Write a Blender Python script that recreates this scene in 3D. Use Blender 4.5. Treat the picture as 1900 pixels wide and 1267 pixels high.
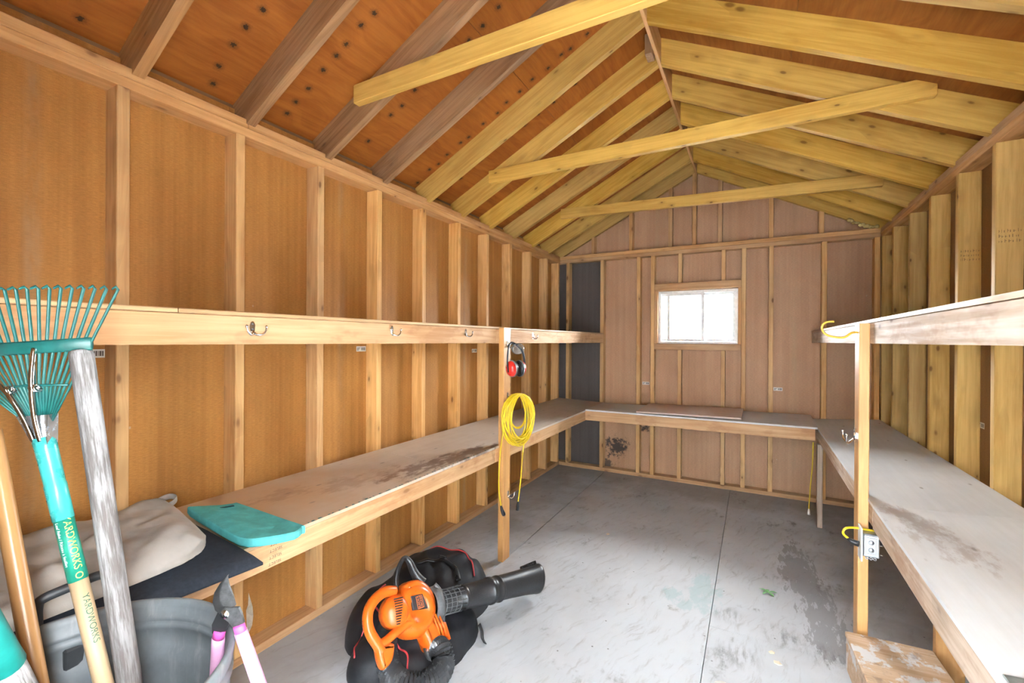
import bpy, bmesh, math, random
from mathutils import Vector as V, Matrix as M, noise as mnoise

scene = bpy.context.scene
for o in list(bpy.data.objects):
    bpy.data.objects.remove(o)
col = scene.collection
random.seed(7)

# ------------------------------------------------------------------ camera
F_PX, YAW, PIT, ROL = 824.49, 0.4968, -0.0019, 0.0055
CAM = V((1.9467, 0.0, 1.4154))
xr = V((math.cos(YAW), math.sin(YAW), 0)); yr = V((-math.sin(YAW), math.cos(YAW), 0)); zz = V((0, 0, 1))
fw = yr * math.cos(PIT) + zz * math.sin(PIT)
up = -yr * math.sin(PIT) + zz * math.cos(PIT)
rt = xr * math.cos(ROL) + up * math.sin(ROL)
up2 = -xr * math.sin(ROL) + up * math.cos(ROL)
cd = bpy.data.cameras.new('camera'); cam = bpy.data.objects.new('camera', cd); col.objects.link(cam)
cam.matrix_world = M(((rt.x, up2.x, -fw.x, CAM.x), (rt.y, up2.y, -fw.y, CAM.y), (rt.z, up2.z, -fw.z, CAM.z), (0, 0, 0, 1)))
cd.sensor_width = 36.0; cd.sensor_fit = 'HORIZONTAL'; cd.lens = 36.0 * F_PX / 1900.0
cd.clip_start = 0.03; cd.clip_end = 300
scene.camera = cam

# ------------------------------------------------------------------ sky, light, exposure
world = bpy.data.worlds.new('overcast_sky'); scene.world = world
world.use_nodes = True
wn = world.node_tree
bg = wn.nodes['Background']
bg.inputs['Color'].default_value = (0.92, 0.965, 1.0, 1)
bg.inputs['Strength'].default_value = 33.0

def portal(name, loc, rot, sx, sy):
    l = bpy.data.lights.new(name, 'AREA'); l.shape = 'RECTANGLE'; l.size = sx; l.size_y = sy
    l.cycles.is_portal = True
    o = bpy.data.objects.new(name, l); col.objects.link(o); o.location = loc; o.rotation_euler = rot
    return o

DOOR_X0, DOOR_X1, DOOR_Z = 1.62, 2.56, 2.04
portal('window_portal', (1.452, 4.86, 1.665), (-math.pi / 2, 0, 0), 0.74, 0.53)
portal('door_portal', ((DOOR_X0 + DOOR_X1) / 2, -0.17, DOOR_Z / 2), (math.pi / 2, 0, 0), DOOR_X1 - DOOR_X0, DOOR_Z)

scene.view_settings.view_transform = 'Standard'
scene.view_settings.look = 'None'
scene.view_settings.gamma = 1.0
scene.view_settings.use_curve_mapping = False
scene.view_settings.exposure = 2.13
scene.cycles.max_bounces = 5
scene.cycles.diffuse_bounces = 4
scene.cycles.glossy_bounces = 2
scene.cycles.transmission_bounces = 6
scene.cycles.sample_clamp_indirect = 8.0
scene.cycles.use_denoising = True
scene.cycles.use_adaptive_sampling = True
scene.cycles.adaptive_threshold = 0.15
scene.cycles.adaptive_min_samples = 24

# ------------------------------------------------------------------ node helpers
class NT:
    def __init__(s, name, rough=0.6, spec=0.35):
        s.m = bpy.data.materials.new(name); s.m.use_nodes = True
        s.t = s.m.node_tree; s.n = s.t.nodes
        s.b = s.n['Principled BSDF']
        s.b.inputs['Roughness'].default_value = rough
        s.b.inputs['Specular IOR Level'].default_value = spec
    def set(s, sock, v):
        if isinstance(v, bpy.types.NodeSocket): s.t.links.new(v, sock)
        elif isinstance(v, (tuple, list)) and len(v) == 3 and sock.type == 'RGBA': sock.default_value = (*v, 1)
        else: sock.default_value = v
    def coord(s, kind='Object'):
        return s.n.new('ShaderNodeTexCoord').outputs[kind]
    def geo(s): return s.n.new('ShaderNodeNewGeometry').outputs['Position']
    def rand(s): return s.n.new('ShaderNodeObjectInfo').outputs['Random']
    def vm(s, op, a, b=None):
        x = s.n.new('ShaderNodeVectorMath'); x.operation = op
        s.set(x.inputs[0], a)
        if b is not None: s.set(x.inputs['Scale'] if op == 'SCALE' else x.inputs[1], b)
        return x.outputs['Value'] if op in ('LENGTH', 'DISTANCE', 'DOT_PRODUCT') else x.outputs[0]
    def ma(s, op, a, b=None, c=None, clamp=False):
        x = s.n.new('ShaderNodeMath'); x.operation = op; x.use_clamp = clamp
        s.set(x.inputs[0], a)
        if b is not None: s.set(x.inputs[1], b)
        if c is not None: s.set(x.inputs[2], c)
        return x.outputs[0]
    def sep(s, v):
        x = s.n.new('ShaderNodeSeparateXYZ'); s.set(x.inputs[0], v); return x.outputs
    def comb(s, a, b, c):
        x = s.n.new('ShaderNodeCombineXYZ')
        for i, q in enumerate((a, b, c)): s.set(x.inputs[i], q)
        return x.outputs[0]
    def noise(s, vec, scale=5, detail=3, rough=0.55, dist=0.0):
        x = s.n.new('ShaderNodeTexNoise'); s.set(x.inputs['Vector'], vec)
        x.inputs['Scale'].default_value = scale; x.inputs['Detail'].default_value = detail
        x.inputs['Roughness'].default_value = rough; x.inputs['Distortion'].default_value = dist
        return x.outputs['Fac']
    def voro(s, vec, scale=5, rnd=1.0, feat='F1'):
        x = s.n.new('ShaderNodeTexVoronoi'); x.feature = feat
        s.set(x.inputs['Vector'], vec); x.inputs['Scale'].default_value = scale; x.inputs['Randomness'].default_value = rnd
        return x.outputs
    def wave(s, vec, scale, dist=2.0, detail=2.0, dscale=1.0, d='Y'):
        x = s.n.new('ShaderNodeTexWave'); x.bands_direction = d
        s.set(x.inputs['Vector'], vec); x.inputs['Scale'].default_value = scale
        x.inputs['Distortion'].default_value = dist; x.inputs['Detail'].default_value = detail
        x.inputs['Detail Scale'].default_value = dscale
        return x.outputs['Fac']
    def mr(s, v, a, b, c=0.0, d=1.0, smooth=True):
        x = s.n.new('ShaderNodeMapRange'); x.interpolation_type = 'SMOOTHSTEP' if smooth else 'LINEAR'
        s.set(x.inputs[0], v)
        for i, q in enumerate((a, b, c, d)): x.inputs[1 + i].default_value = q
        return x.outputs[0]
    def mix(s, f, a, b, blend='MIX'):
        x = s.n.new('ShaderNodeMix'); x.data_type = 'RGBA'; x.blend_type = blend
        s.set(x.inputs[0], f); s.set(x.inputs[6], a); s.set(x.inputs[7], b)
        return x.outputs[2]
    def hsv(s, c, h=0.5, sa=1.0, v=1.0):
        x = s.n.new('ShaderNodeHueSaturation')
        s.set(x.inputs['Hue'], h); s.set(x.inputs['Saturation'], sa); s.set(x.inputs['Value'], v); s.set(x.inputs['Color'], c)
        return x.outputs[0]
    def bump(s, h, strength=0.3, dist=0.002):
        x = s.n.new('ShaderNodeBump'); x.inputs['Strength'].default_value = strength; x.inputs['Distance'].default_value = dist
        s.set(x.inputs['Height'], h); s.t.links.new(x.outputs[0], s.b.inputs['Normal'])
    def done(s, color, rough=None):
        s.set(s.b.inputs['Base Color'], color)
        if rough is not None: s.set(s.b.inputs['Roughness'], rough)
        return s.m

def plain(name, c, rough=0.5, metal=0.0, spec=0.4, vary=0.12, sc=30.0, bump=0.0):
    """one colour with a slight procedural mottling"""
    n = NT(name, rough, spec)
    f = n.noise(n.coord(), sc, 4, 0.6)
    k = n.mr(f, 0.3, 0.7, 1 - vary, 1 + vary, False)
    n.b.inputs['Metallic'].default_value = metal
    if bump: n.bump(n.noise(n.coord(), sc * 4, 3), bump, 0.001)
    r = n.mr(f, 0.3, 0.7, max(0.03, rough - 0.06), min(1, rough + 0.06), False)
    return n.done(n.vm('SCALE', n.comb(*c), k), r)

def wood(name, light, dark, knots=0.75, grain=1.0, grey=0.0, rough=0.55, tint=0.12, stain=0.0, spec=0.35):
    """sawn lumber: grain runs along the board's own X axis, knots and shade differ from board to board"""
    n = NT(name, rough, spec)
    p = n.coord(); r = n.rand()
    off = n.vm('SCALE', n.comb(3.1, 7.7, 5.3), n.ma('MULTIPLY', r, 9.0))
    q = n.vm('ADD', p, off)
    warp = n.noise(n.vm('MULTIPLY', q, (1.4, 9, 9)), 1.0, 1)
    g1 = n.noise(n.vm('ADD', n.vm('MULTIPLY', q, (1.8, 52, 52)), n.comb(0, n.ma('MULTIPLY', warp, 6.0), 0)), 1.0, 3, 0.6)
    g2 = n.noise(n.vm('MULTIPLY', q, (5, 240, 240)), 1.0, 0, 0.5)
    big = n.noise(n.vm('MULTIPLY', q, (1.3, 5, 5)), 1.0, 1)
    f = n.ma('ADD', n.ma('MULTIPLY', n.mr(g1, 0.32, 0.7), 0.62 * grain), n.ma('MULTIPLY', g2, 0.2))
    f = n.ma('ADD', f, n.mr(big, 0.3, 0.75, -0.18, 0.40))
    c = n.mix(n.ma('MULTIPLY', f, 1.0, clamp=True), light, dark)
    # knots
    kv = n.voro(n.vm('ADD', n.vm('MULTIPLY', q, (6.4, 14, 14)), n.vm('SCALE', n.comb(warp, warp, warp), 0.35)), 1.0, 1.0)
    kc = n.sep(kv['Color'])
    on = n.mr(kc[0], 0.40, 0.42)
    kd = n.ma('DIVIDE', kv['Distance'], n.mr(kc[1], 0, 1, 0.35, 1.25, False))
    core = n.ma('MULTIPLY', n.mr(kd, 0.18, 0.07), on)
    halo = n.ma('MULTIPLY', n.mr(kd, 0.6, 0.08), on)
    c = n.mix(n.ma('MULTIPLY', halo, 0.38 * knots), c, tuple(x * 0.55 for x in dark))
    c = n.mix(n.ma('MULTIPLY', core, 0.85 * knots), c, (dark[0] * 0.30, dark[1] * 0.22, dark[2] * 0.18))
    if grey:
        gm = n.mr(n.noise(n.vm('MULTIPLY', q, (2.2, 8, 8)), 1.0, 4, 0.65), 0.42, 0.66)
        c = n.mix(n.ma('MULTIPLY', gm, grey), c, (0.33, 0.25, 0.17))
    if stain:
        sm = n.mr(n.noise(n.vm('MULTIPLY', q, (3.2, 7, 7)), 1.0, 4, 0.7), 0.50, 0.60)
        c = n.mix(n.ma('MULTIPLY', sm, stain), c, (dark[0] * 0.7, dark[1] * 0.52, dark[2] * 0.45))
    c = n.hsv(c, 0.5, n.mr(r, 0, 1, 0.94, 1.06, False), n.mr(r, 0, 1, 1 - tint, 1 + tint, False))
    n.bump(n.ma('SUBTRACT', n.ma('ADD', g1, n.ma('MULTIPLY', g2, 0.5)), core), 0.25, 0.0015)
    return n.done(c, n.mr(g1, 0.3, 0.7, rough - 0.08, rough + 0.1, False))

# ------------------------------------------------------------------ object helpers
W = {}
def link(name, data, parent=None, mw=None):
    o = bpy.data.objects.new(name, data); col.objects.link(o)
    mw = mw if mw is not None else M.Identity(4)
    W[o.name] = mw
    if parent is not None:
        o.parent = parent; o.matrix_basis = W[parent.name].inverted() @ mw
    else:
        o.matrix_basis = mw
    return o
def tag(o, label=None, cat=None, group=None, kind=None):
    if label: o['label'] = label
    if cat: o['category'] = cat
    if group: o['group'] = group
    if kind: o['kind'] = kind
    return o
def thing(name, loc, label, cat, group=None):
    return tag(link(name, None, None, M.Translation(V(loc))), label, cat, group)
def mesh_from(verts, faces, mat, smooth=False, name='m'):
    me = bpy.data.meshes.new(name)
    me.from_pydata([tuple(v) for v in verts], [], faces)
    me.validate(); me.update()
    if smooth:
        for p in me.polygons: p.use_smooth = True
    if mat: me.materials.append(mat)
    return me
def fix_normals(me):
    bm = bmesh.new(); bm.from_mesh(me); bmesh.ops.recalc_face_normals(bm, faces=bm.faces); bm.to_mesh(me); bm.free()
    return me
_box = {}
def box_mesh(lx, ly, lz, mat, bev=0.0025):
    k = (round(lx, 4), round(ly, 4), round(lz, 4), mat.name, bev)
    if k in _box: return _box[k]
    bm = bmesh.new(); bmesh.ops.create_cube(bm, size=1.0)
    for v in bm.verts: v.co = V((v.co.x * lx, v.co.y * ly, v.co.z * lz))
    if bev: bmesh.ops.bevel(bm, geom=list(bm.edges), offset=min(bev, 0.3 * min(lx, ly, lz)), segments=1, affect='EDGES')
    me = bpy.data.meshes.new('board'); bm.to_mesh(me); bm.free(); me.materials.append(mat)
    _box[k] = me
    return me
AX = {'x': M.Identity(4),
      'y': M(((0, -1, 0, 0), (1, 0, 0, 0), (0, 0, 1, 0), (0, 0, 0, 1))),
      'z': M(((0, 0, -1, 0), (0, 1, 0, 0), (1, 0, 0, 0), (0, 0, 0, 1)))}
def bx(name, x0, x1, y0, y1, z0, z1, axis, mat, parent=None, bev=0.0025):
    """axis-aligned box whose grain (local X) runs along `axis`"""
    d = {'x': (x1 - x0, y1 - y0, z1 - z0), 'y': (y1 - y0, x1 - x0, z1 - z0), 'z': (z1 - z0, y1 - y0, x1 - x0)}[axis]
    c = V(((x0 + x1) / 2, (y0 + y1) / 2, (z0 + z1) / 2))
    return link(name, box_mesh(*d, mat, bev), parent, M.Translation(c) @ AX[axis])
def frame(o, x, z_hint):
    x = V(x).normalized(); y = V(z_hint).cross(x).normalized(); z = x.cross(y)
    return M(((x.x, y.x, z.x, o[0]), (x.y, y.y, z.y, o[1]), (x.z, y.z, z.z, o[2]), (0, 0, 0, 1)))
def beam(name, a, b, w, t, zdir, mat, parent=None, bev=0.0025):
    """board from a to b; thickness t along zdir, width w across"""
    a, b = V(a), V(b)
    return link(name, box_mesh((b - a).length, w, t, mat, bev), parent, frame((a + b) / 2, b - a, zdir))
def slab(name, corners, t, mat, parent=None, axis='x', z_local=True):
    """a flat board given by its four top corners (any quad), t thick downwards"""
    c = sum((V(p) for p in corners), V()) / 4
    mw = M.Translation(c) @ AX[axis]; inv = mw.inverted()
    top = [inv @ V(p) for p in corners]; bot = [inv @ (V(p) - V((0, 0, t))) for p in corners]
    me = mesh_from(top + bot, [(0, 1, 2, 3), (7, 6, 5, 4), (0, 4, 5, 1), (1, 5, 6, 2), (2, 6, 7, 3), (3, 7, 4, 0)], mat)
    return link(name, fix_normals(me), parent, mw)
def sweep(pts, rad, seg=8, closed=False, caps=True, flat=None):
    """tube along a polyline; rad a number or list; flat=(sx,sy) squashes the section"""
    pts = [V(p) for p in pts]; n = len(pts)
    rad = rad if isinstance(rad, (list, tuple)) else [rad] * n
    vs, fs = [], []
    T = []
    for i in range(n):
        a = pts[(i - 1) % n] if (closed or i) else pts[0]; b = pts[(i + 1) % n] if (closed or i < n - 1) else pts[-1]
        T.append((b - a).normalized())
    u = V((0, 0, 1)) if abs(T[0].z) < 0.9 else V((1, 0, 0))
    u = (u - T[0] * u.dot(T[0])).normalized()
    sx, sy = flat or (1, 1)
    for i in range(n):
        u = (u - T[i] * u.dot(T[i])).normalized(); w = T[i].cross(u)
        for k in range(seg):
            a = 2 * math.pi * k / seg
            vs.append(pts[i] + (u * math.cos(a) * sx + w * math.sin(a) * sy) * rad[i])
    for i in range(n if closed else n - 1):
        j = (i + 1) % n
        for k in range(seg):
            k2 = (k + 1) % seg
            fs.append((i * seg + k, i * seg + k2, j * seg + k2, j * seg + k))
    if caps and not closed:
        fs.append(tuple(range(seg))[::-1]); fs.append(tuple((n - 1) * seg + k for k in range(seg)))
    return vs, fs
def tube(name, pts, rad, mat, parent=None, seg=8, closed=False, flat=None, org=None):
    vs, fs = sweep(pts, rad, seg, closed, True, flat)
    o = V(org) if org is not None else sum((V(p) for p in pts), V()) / len(pts)
    me = fix_normals(mesh_from([v - o for v in vs], fs, mat, True))
    return link(name, me, parent, M.Translation(o))
def join(parts):
    vs, fs = [], []
    for v, f in parts:
        k = len(vs); vs += list(v); fs += [tuple(i + k for i in q) for q in f]
    return vs, fs
def lathe(prof, seg=32, axis_m=None):
    """revolve (r, z) profile about Z"""
    vs, fs = [], []
    for r, z in prof:
        for k in range(seg):
            a = 2 * math.pi * k / seg; vs.append(V((r * math.cos(a), r * math.sin(a), z)))
    for i in range(len(prof) - 1):
        for k in range(seg):
            k2 = (k + 1) % seg
            fs.append((i * seg + k, i * seg + k2, (i + 1) * seg + k2, (i + 1) * seg + k))
    if axis_m is not None: vs = [axis_m @ v for v in vs]
    return vs, fs
def mobj(name, vf, mat, parent, mw=None, smooth=True, fix=True):
    """mesh object from world-space verts/faces; local frame = mw"""
    mw = mw if mw is not None else M.Translation(sum((V(v) for v in vf[0]), V()) / len(vf[0]))
    inv = mw.inverted()
    me = mesh_from([inv @ V(v) for v in vf[0]], vf[1], mat, smooth)
    if fix: fix_normals(me)
    return link(name, me, parent, mw)
def smooth_path(pts, n=6):
    """Catmull-Rom through pts"""
    P = [V(p) for p in pts]; out = []
    for i in range(len(P) - 1):
        p0 = P[max(i - 1, 0)]; p1 = P[i]; p2 = P[i + 1]; p3 = P[min(i + 2, len(P) - 1)]
        for k in range(n):
            t = k / n
            out.append(0.5 * ((2 * p1) + (p2 - p0) * t + (2 * p0 - 5 * p1 + 4 * p2 - p3) * t * t + (3 * p1 - p0 - 3 * p2 + p3) * t ** 3))
    out.append(P[-1])
    return out
def prism(poly, h, mw):
    """poly (a,b) in the frame mw, extruded from c=0 to c=h"""
    n = len(poly)
    vs = [mw @ V((a, b, 0)) for a, b in poly] + [mw @ V((a, b, h)) for a, b in poly]
    fs = [tuple(range(n))[::-1], tuple(range(n, 2 * n))] + [(i, (i + 1) % n, n + (i + 1) % n, n + i) for i in range(n)]
    return vs, fs
def text_mesh(body, size, mat, align='CENTER', spacing=1.0):
    cu = bpy.data.curves.new('lettering', 'FONT'); cu.body = body; cu.size = size; cu.align_x = align; cu.align_y = 'CENTER'
    cu.space_character = spacing
    t = bpy.data.objects.new('lettering_source', cu); col.objects.link(t)
    dg = bpy.context.evaluated_depsgraph_get()
    me = bpy.data.meshes.new_from_object(t.evaluated_get(dg))
    bpy.data.objects.remove(t); bpy.data.curves.remove(cu)
    me.materials.clear(); me.materials.append(mat)
    return me
# ------------------------------------------------------------------ materials of the shed
STUD = wood('stud_pine', (0.80, 0.50, 0.21), (0.58, 0.30, 0.105), 0.9)
STUD_R = wood('stud_spruce_yellow', (0.70, 0.47, 0.17), (0.52, 0.31, 0.09), 1.0)
RAFTER = wood('rafter_yellow_spruce', (0.68, 0.43, 0.105), (0.49, 0.27, 0.05), 0.9)
RAFTER_OLD = wood('rafter_weathered_brown', (0.46, 0.25, 0.11), (0.25, 0.12, 0.045), 0.7, 1.0, 0.2)
PLATE = wood('plate_pine', (0.66, 0.39, 0.18), (0.47, 0.24, 0.09), 0.7)
FASCIA = wood('fascia_pine', (0.68, 0.44, 0.24), (0.52, 0.29, 0.135), 0.6, 1.0, 0.0, 0.65, 0.05, 0.3, 0.2)
POST = wood('post_pine', (0.66, 0.37, 0.14), (0.50, 0.24, 0.08), 0.5, 0.8, 0.0, 0.4, 0.06)
STEP = None

def hardboard(name, c1, c2, streak, axis, stains=(), streak_col=(0.42, 0.30, 0.17)):
    """brown fibreboard: fine cross weave, vertical streaks; stains = (point, radius)"""
    n = NT(name, 0.62, 0.3)
    g = n.geo(); r = n.rand()
    s = n.sep(g); h = s[1] if axis == 'y' else s[0]; z = s[2]
    v = n.comb(h, 0.0, z)
    blot = n.noise(n.vm('MULTIPLY', v, (2.4, 1, 1.5)), 1.0, 4, 0.6)
    vert = n.noise(n.vm('MULTIPLY', v, (26, 1, 0.5)), 1.0, 3, 0.6)
    weave = n.noise(n.vm('MULTIPLY', v, (60, 1, 330)), 1.0, 2, 0.5)
    fine = n.noise(n.vm('MULTIPLY', v, (420, 1, 420)), 1.0, 1)
    f = n.ma('ADD', n.ma('MULTIPLY', n.mr(blot, 0.3, 0.7), 0.5), n.ma('MULTIPLY', n.mr(vert, 0.3, 0.7), 0.4))
    c = n.mix(f, c1, c2)
    k = n.ma('ADD', n.mr(weave, 0.3, 0.7, -0.1, 0.1), n.mr(fine, 0.3, 0.7, -0.06, 0.06))
    c = n.vm('SCALE', c, n.ma('ADD', 1.0, k))
    # pale vertical scuff where the sheets were edge-stacked
    d = n.ma('ABSOLUTE', n.ma('SUBTRACT', n.ma('FRACT', n.ma('DIVIDE', n.ma('SUBTRACT', h, streak - 0.6096), 1.2192)), 0.5))
    sm = n.ma('MULTIPLY', n.mr(d, 0.03, 0.004), n.mr(n.noise(n.vm('MULTIPLY', v, (9, 1, 2.2)), 1.0, 4, 0.7), 0.35, 0.75))
    c = n.mix(n.ma('MULTIPLY', sm, 0.55), c, streak_col)
    # scattered pale flecks
    fl = n.voro(n.vm('MULTIPLY', v, (9, 1, 6)), 1.0)
    fm = n.ma('MULTIPLY', n.mr(fl['Distance'], 0.05, 0.015), n.mr(n.sep(fl['Color'])[1], 0.72, 0.74))
    c = n.mix(n.ma('MULTIPLY', fm, 0.5), c, (0.6, 0.55, 0.45))
    stn = n.mr(n.noise(v, 14, 4, 0.75), 0.3, 0.7, -0.6, 0.6) if stains else None
    for (ph, pz), rad, amt in stains:
        dd = n.vm('LENGTH', n.vm('SUBTRACT', n.vm('MULTIPLY', v, (1, 0, 1)), n.comb(ph, 0, pz)))
        dd = n.ma('ADD', dd, n.ma('MULTIPLY', stn, rad))
        c = n.mix(n.ma('MULTIPLY', n.mr(dd, rad, rad * 0.35), amt), c, (0.035, 0.035, 0.038))
    n.bump(n.ma('ADD', weave, fine), 0.25, 0.0008)
    return n.done(c)
PANEL_L = hardboard('hardboard_left', (0.53, 0.255, 0.066), (0.33, 0.140, 0.033), 0.52, 'y')
PANEL_R = hardboard('hardboard_right', (0.32, 0.17, 0.065), (0.23, 0.115, 0.042), 0.3, 'y')
PANEL_B = hardboard('hardboard_back_hazed', (0.56, 0.34, 0.20), (0.42, 0.235, 0.128), 2.28, 'x',
                    stains=(((0.64, 0.27), 0.13, 0.9), ((0.95, 0.50), 0.05, 0.85), ((0.55, 0.06), 0.09, 0.8)))  # window haze is put into this greyer panel colour
PANEL_DARK = hardboard('hardboard_dark_grey', (0.125, 0.105, 0.095), (0.085, 0.07, 0.065), 2.3, 'x')  # darker, greyer hardboard for the back-left corner panel

def roof_ply(name, c1, c2, left):
    n = NT(name, 0.62, 0.3)
    p = n.coord(); r = n.rand(); g = n.geo(); s = n.sep(g)
    q = n.vm('ADD', p, n.vm('SCALE', n.comb(2, 5, 3), n.ma('MULTIPLY', r, 7)))
    fig = n.noise(n.vm('ADD', n.vm('MULTIPLY', q, (1.6, 14.0, 1)), n.comb(0, n.ma('MULTIPLY', n.noise(q, 2.2, 2), 7.0), 0)), 1.0, 3, 0.6)
    g1 = n.noise(n.vm('MULTIPLY', q, (3, 60, 1)), 1.0, 4, 0.6)
    blot = n.noise(q, 3.0, 4)
    c = n.mix(n.ma('ADD', n.ma('MULTIPLY', n.mr(fig, 0.35, 0.65), 0.42), n.ma('ADD', n.ma('MULTIPLY', n.mr(g1, 0.3, 0.7), 0.35), n.mr(blot, 0.3, 0.7, 0, 0.35)), clamp=True), c1, c2)
    # rows of rust-dark nail stains, one row beside each rafter
    cell = 0.085
    sx = n.ma('DIVIDE', s[0], cell)
    ci = n.ma('FLOOR', sx)
    rows = ROWS_L if left else ROWS_R
    total = None; jit = n.mr(n.noise(g, 160, 1), 0.3, 0.7, -0.003, 0.003)
    for i, yv in enumerate(rows):
        wn_ = n.n.new('ShaderNodeTexWhiteNoise'); wn_.noise_dimensions = '2D'
        n.set(wn_.inputs['Vector'], n.comb(ci, float(i), 0))
        cs = n.sep(wn_.outputs['Color'])
        dx = n.ma('MULTIPLY', n.ma('SUBTRACT', n.ma('FRACT', sx), n.mr(cs[0], 0, 1, 0.25, 0.75, False)), cell * 1.12)
        dy = n.ma('SUBTRACT', n.ma('SUBTRACT', s[1], yv), n.mr(cs[1], 0, 1, -0.014, 0.014, False))
        dd = n.ma('SQRT', n.ma('ADD', n.ma('MULTIPLY', dx, dx), n.ma('MULTIPLY', n.ma('MULTIPLY', dy, dy), 1.0)))
        dd = n.ma('ADD', dd, jit)
        on = n.mr(cs[2], 0.18, 0.2)
        mk = n.ma('MULTIPLY', n.ma('MAXIMUM', n.mr(dd, 0.0125, 0.007), n.ma('MULTIPLY', n.mr(dd, 0.030, 0.006), 0.5)), on)
        total = mk if total is None else n.ma('MAXIMUM', total, mk)
    c = n.mix(n.ma('MULTIPLY', total, 0.9), c, (0.018, 0.010, 0.008))
    n.bump(g1, 0.2, 0.001)
    return n.done(c)
ROWS_L = [0.62, 1.03, 1.36, 1.80, 2.33, 2.60, 3.02]
ROWS_R = [1.37, 1.80, 2.19, 2.59]
ROOF_L = roof_ply('roof_plywood_left', (0.43, 0.145, 0.023), (0.27, 0.075, 0.010), True)
ROOF_R = roof_ply('roof_plywood_right', (0.38, 0.145, 0.03), (0.23, 0.075, 0.013), False)

def floor_mat():
    n = NT('floor_weathered_plywood', 0.62, 0.35)
    g = n.geo(); s = n.sep(g); v = n.comb(s[0], s[1], 0)
    c = n.mix(n.mr(n.noise(v, 1.6, 4, 0.6), 0.35, 0.65), (0.56, 0.595, 0.63), (0.49, 0.515, 0.54))
    # plywood figure lifting through the grey: wavy streaks that lean across the sheets
    rot = n.comb(n.ma('ADD', n.ma('MULTIPLY', s[0], 0.95), n.ma('MULTIPLY', s[1], -0.30)), n.ma('ADD', n.ma('MULTIPLY', s[0], 0.30), n.ma('MULTIPLY', s[1], 0.95)), 0)
    wob = n.noise(v, 2.3, 4, 0.6)
    fv = n.vm('ADD', n.vm('MULTIPLY', rot, (34, 4.5, 1)), n.comb(n.ma('MULTIPLY', wob, 6.0), 0, 0))
    fig = n.noise(fv, 1.0, 5, 0.7)
    c = n.mix(n.ma('MULTIPLY', n.mr(fig, 0.50, 0.74), 0.40), c, (0.20, 0.175, 0.155))
    c = n.mix(n.ma('MULTIPLY', n.mr(n.noise(fv, 2.2, 5, 0.7), 0.60, 0.70), 0.35), c, (0.66, 0.655, 0.65))
    # smudges of ground-in dirt
    dm = n.ma('MULTIPLY', n.mr(n.noise(v, 3.1, 5, 0.72), 0.56, 0.68), n.mr(n.noise(n.vm('MULTIPLY', v, (22, 5, 1)), 1.0, 4, 0.7), 0.40, 0.66))
    c = n.mix(n.ma('MULTIPLY', dm, 0.75), c, (0.10, 0.092, 0.085))
    # browner, darker band towards the walls
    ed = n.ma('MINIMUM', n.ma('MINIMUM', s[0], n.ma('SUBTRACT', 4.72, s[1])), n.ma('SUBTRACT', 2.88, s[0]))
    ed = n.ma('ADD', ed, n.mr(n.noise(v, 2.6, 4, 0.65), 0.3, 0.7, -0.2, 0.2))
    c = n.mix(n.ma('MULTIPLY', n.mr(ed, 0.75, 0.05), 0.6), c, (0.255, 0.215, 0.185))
    sv = n.voro(n.vm('MULTIPLY', v, (16, 16, 1)), 1.0)
    c = n.mix(n.ma('MULTIPLY', n.ma('MULTIPLY', n.mr(sv['Distance'], 0.10, 0.04), n.mr(n.sep(sv['Color'])[0], 0.7, 0.72)), 0.8), c, (0.09, 0.085, 0.08))
    # damp grey patch right of the middle seam
    poly = [(2.21, 3.74, .025), (2.20, 3.55, .05), (2.20, 3.38, .085), (2.20, 3.22, .105), (2.21, 3.06, .085), (2.27, 2.94, .075), (2.28, 2.78, .085), (2.27, 2.62, .085), (2.27, 2.50, .07)]
    best = None
    jag = n.mr(n.noise(n.vm('MULTIPLY', v, (30, 7, 1)), 1.0, 5, 0.7), 0.3, 0.7, -0.055, 0.055)
    for px, py, pr_ in poly:
        d = n.ma('SUBTRACT', n.vm('LENGTH', n.vm('SUBTRACT', n.vm('MULTIPLY', v, (1, 0.72, 0)), n.comb(px, py * 0.72, 0))), pr_)
        best = d if best is None else n.ma('MINIMUM', best, d)
    best = n.ma('ADD', best, jag)
    wet = n.mr(best, 0.006, -0.006)
    c = n.mix(n.ma('MULTIPLY', wet, 0.72), c, (0.25, 0.25, 0.252))
    # teal paint scuffs by the seam
    tb = None
    for px, py, pr_ in [(1.70, 2.85, .055), (1.72, 2.73, .05), (1.71, 2.62, .06), (1.57, 2.62, .055), (1.66, 2.56, .05)]:
        d = n.ma('SUBTRACT', n.vm('LENGTH', n.vm('SUBTRACT', n.vm('MULTIPLY', v, (1, 0.8, 0)), n.comb(px, py * 0.8, 0))), pr_)
        tb = d if tb is None else n.ma('MINIMUM', tb, d)
    tb = n.ma('ADD', tb, n.mr(n.noise(n.vm('MULTIPLY', v, (14, 6, 1)), 1.0, 4, 0.7), 0.3, 0.7, -0.06, 0.06))
    c = n.mix(n.ma('MULTIPLY', n.mr(tb, 0.03, -0.03), 0.5), c, (0.30, 0.47, 0.49))
    # dark scuffs near the doorway side of the cross seam
    scn = n.mr(n.noise(n.vm('MULTIPLY', v, (34, 7, 1)), 1.0, 4, 0.72), 0.42, 0.66)
    for px, py, pr_ in [(1.84, 2.56, .10), (2.08, 2.50, .13), (2.25, 2.44, .12), (1.90, 2.25, .12), (0.62, 1.95, .16)]:
        d = n.vm('LENGTH', n.vm('SUBTRACT', v, n.comb(px, py, 0)))
        mk = n.ma('MULTIPLY', n.mr(d, pr_, pr_ * 0.2), scn)
        c = n.mix(n.ma('MULTIPLY', mk, 0.55), c, (0.10, 0.095, 0.092))
    n.bump(n.ma('ADD', fig, n.ma('MULTIPLY', n.noise(v, 60, 3), 0.4)), 0.25, 0.0015)
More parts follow.
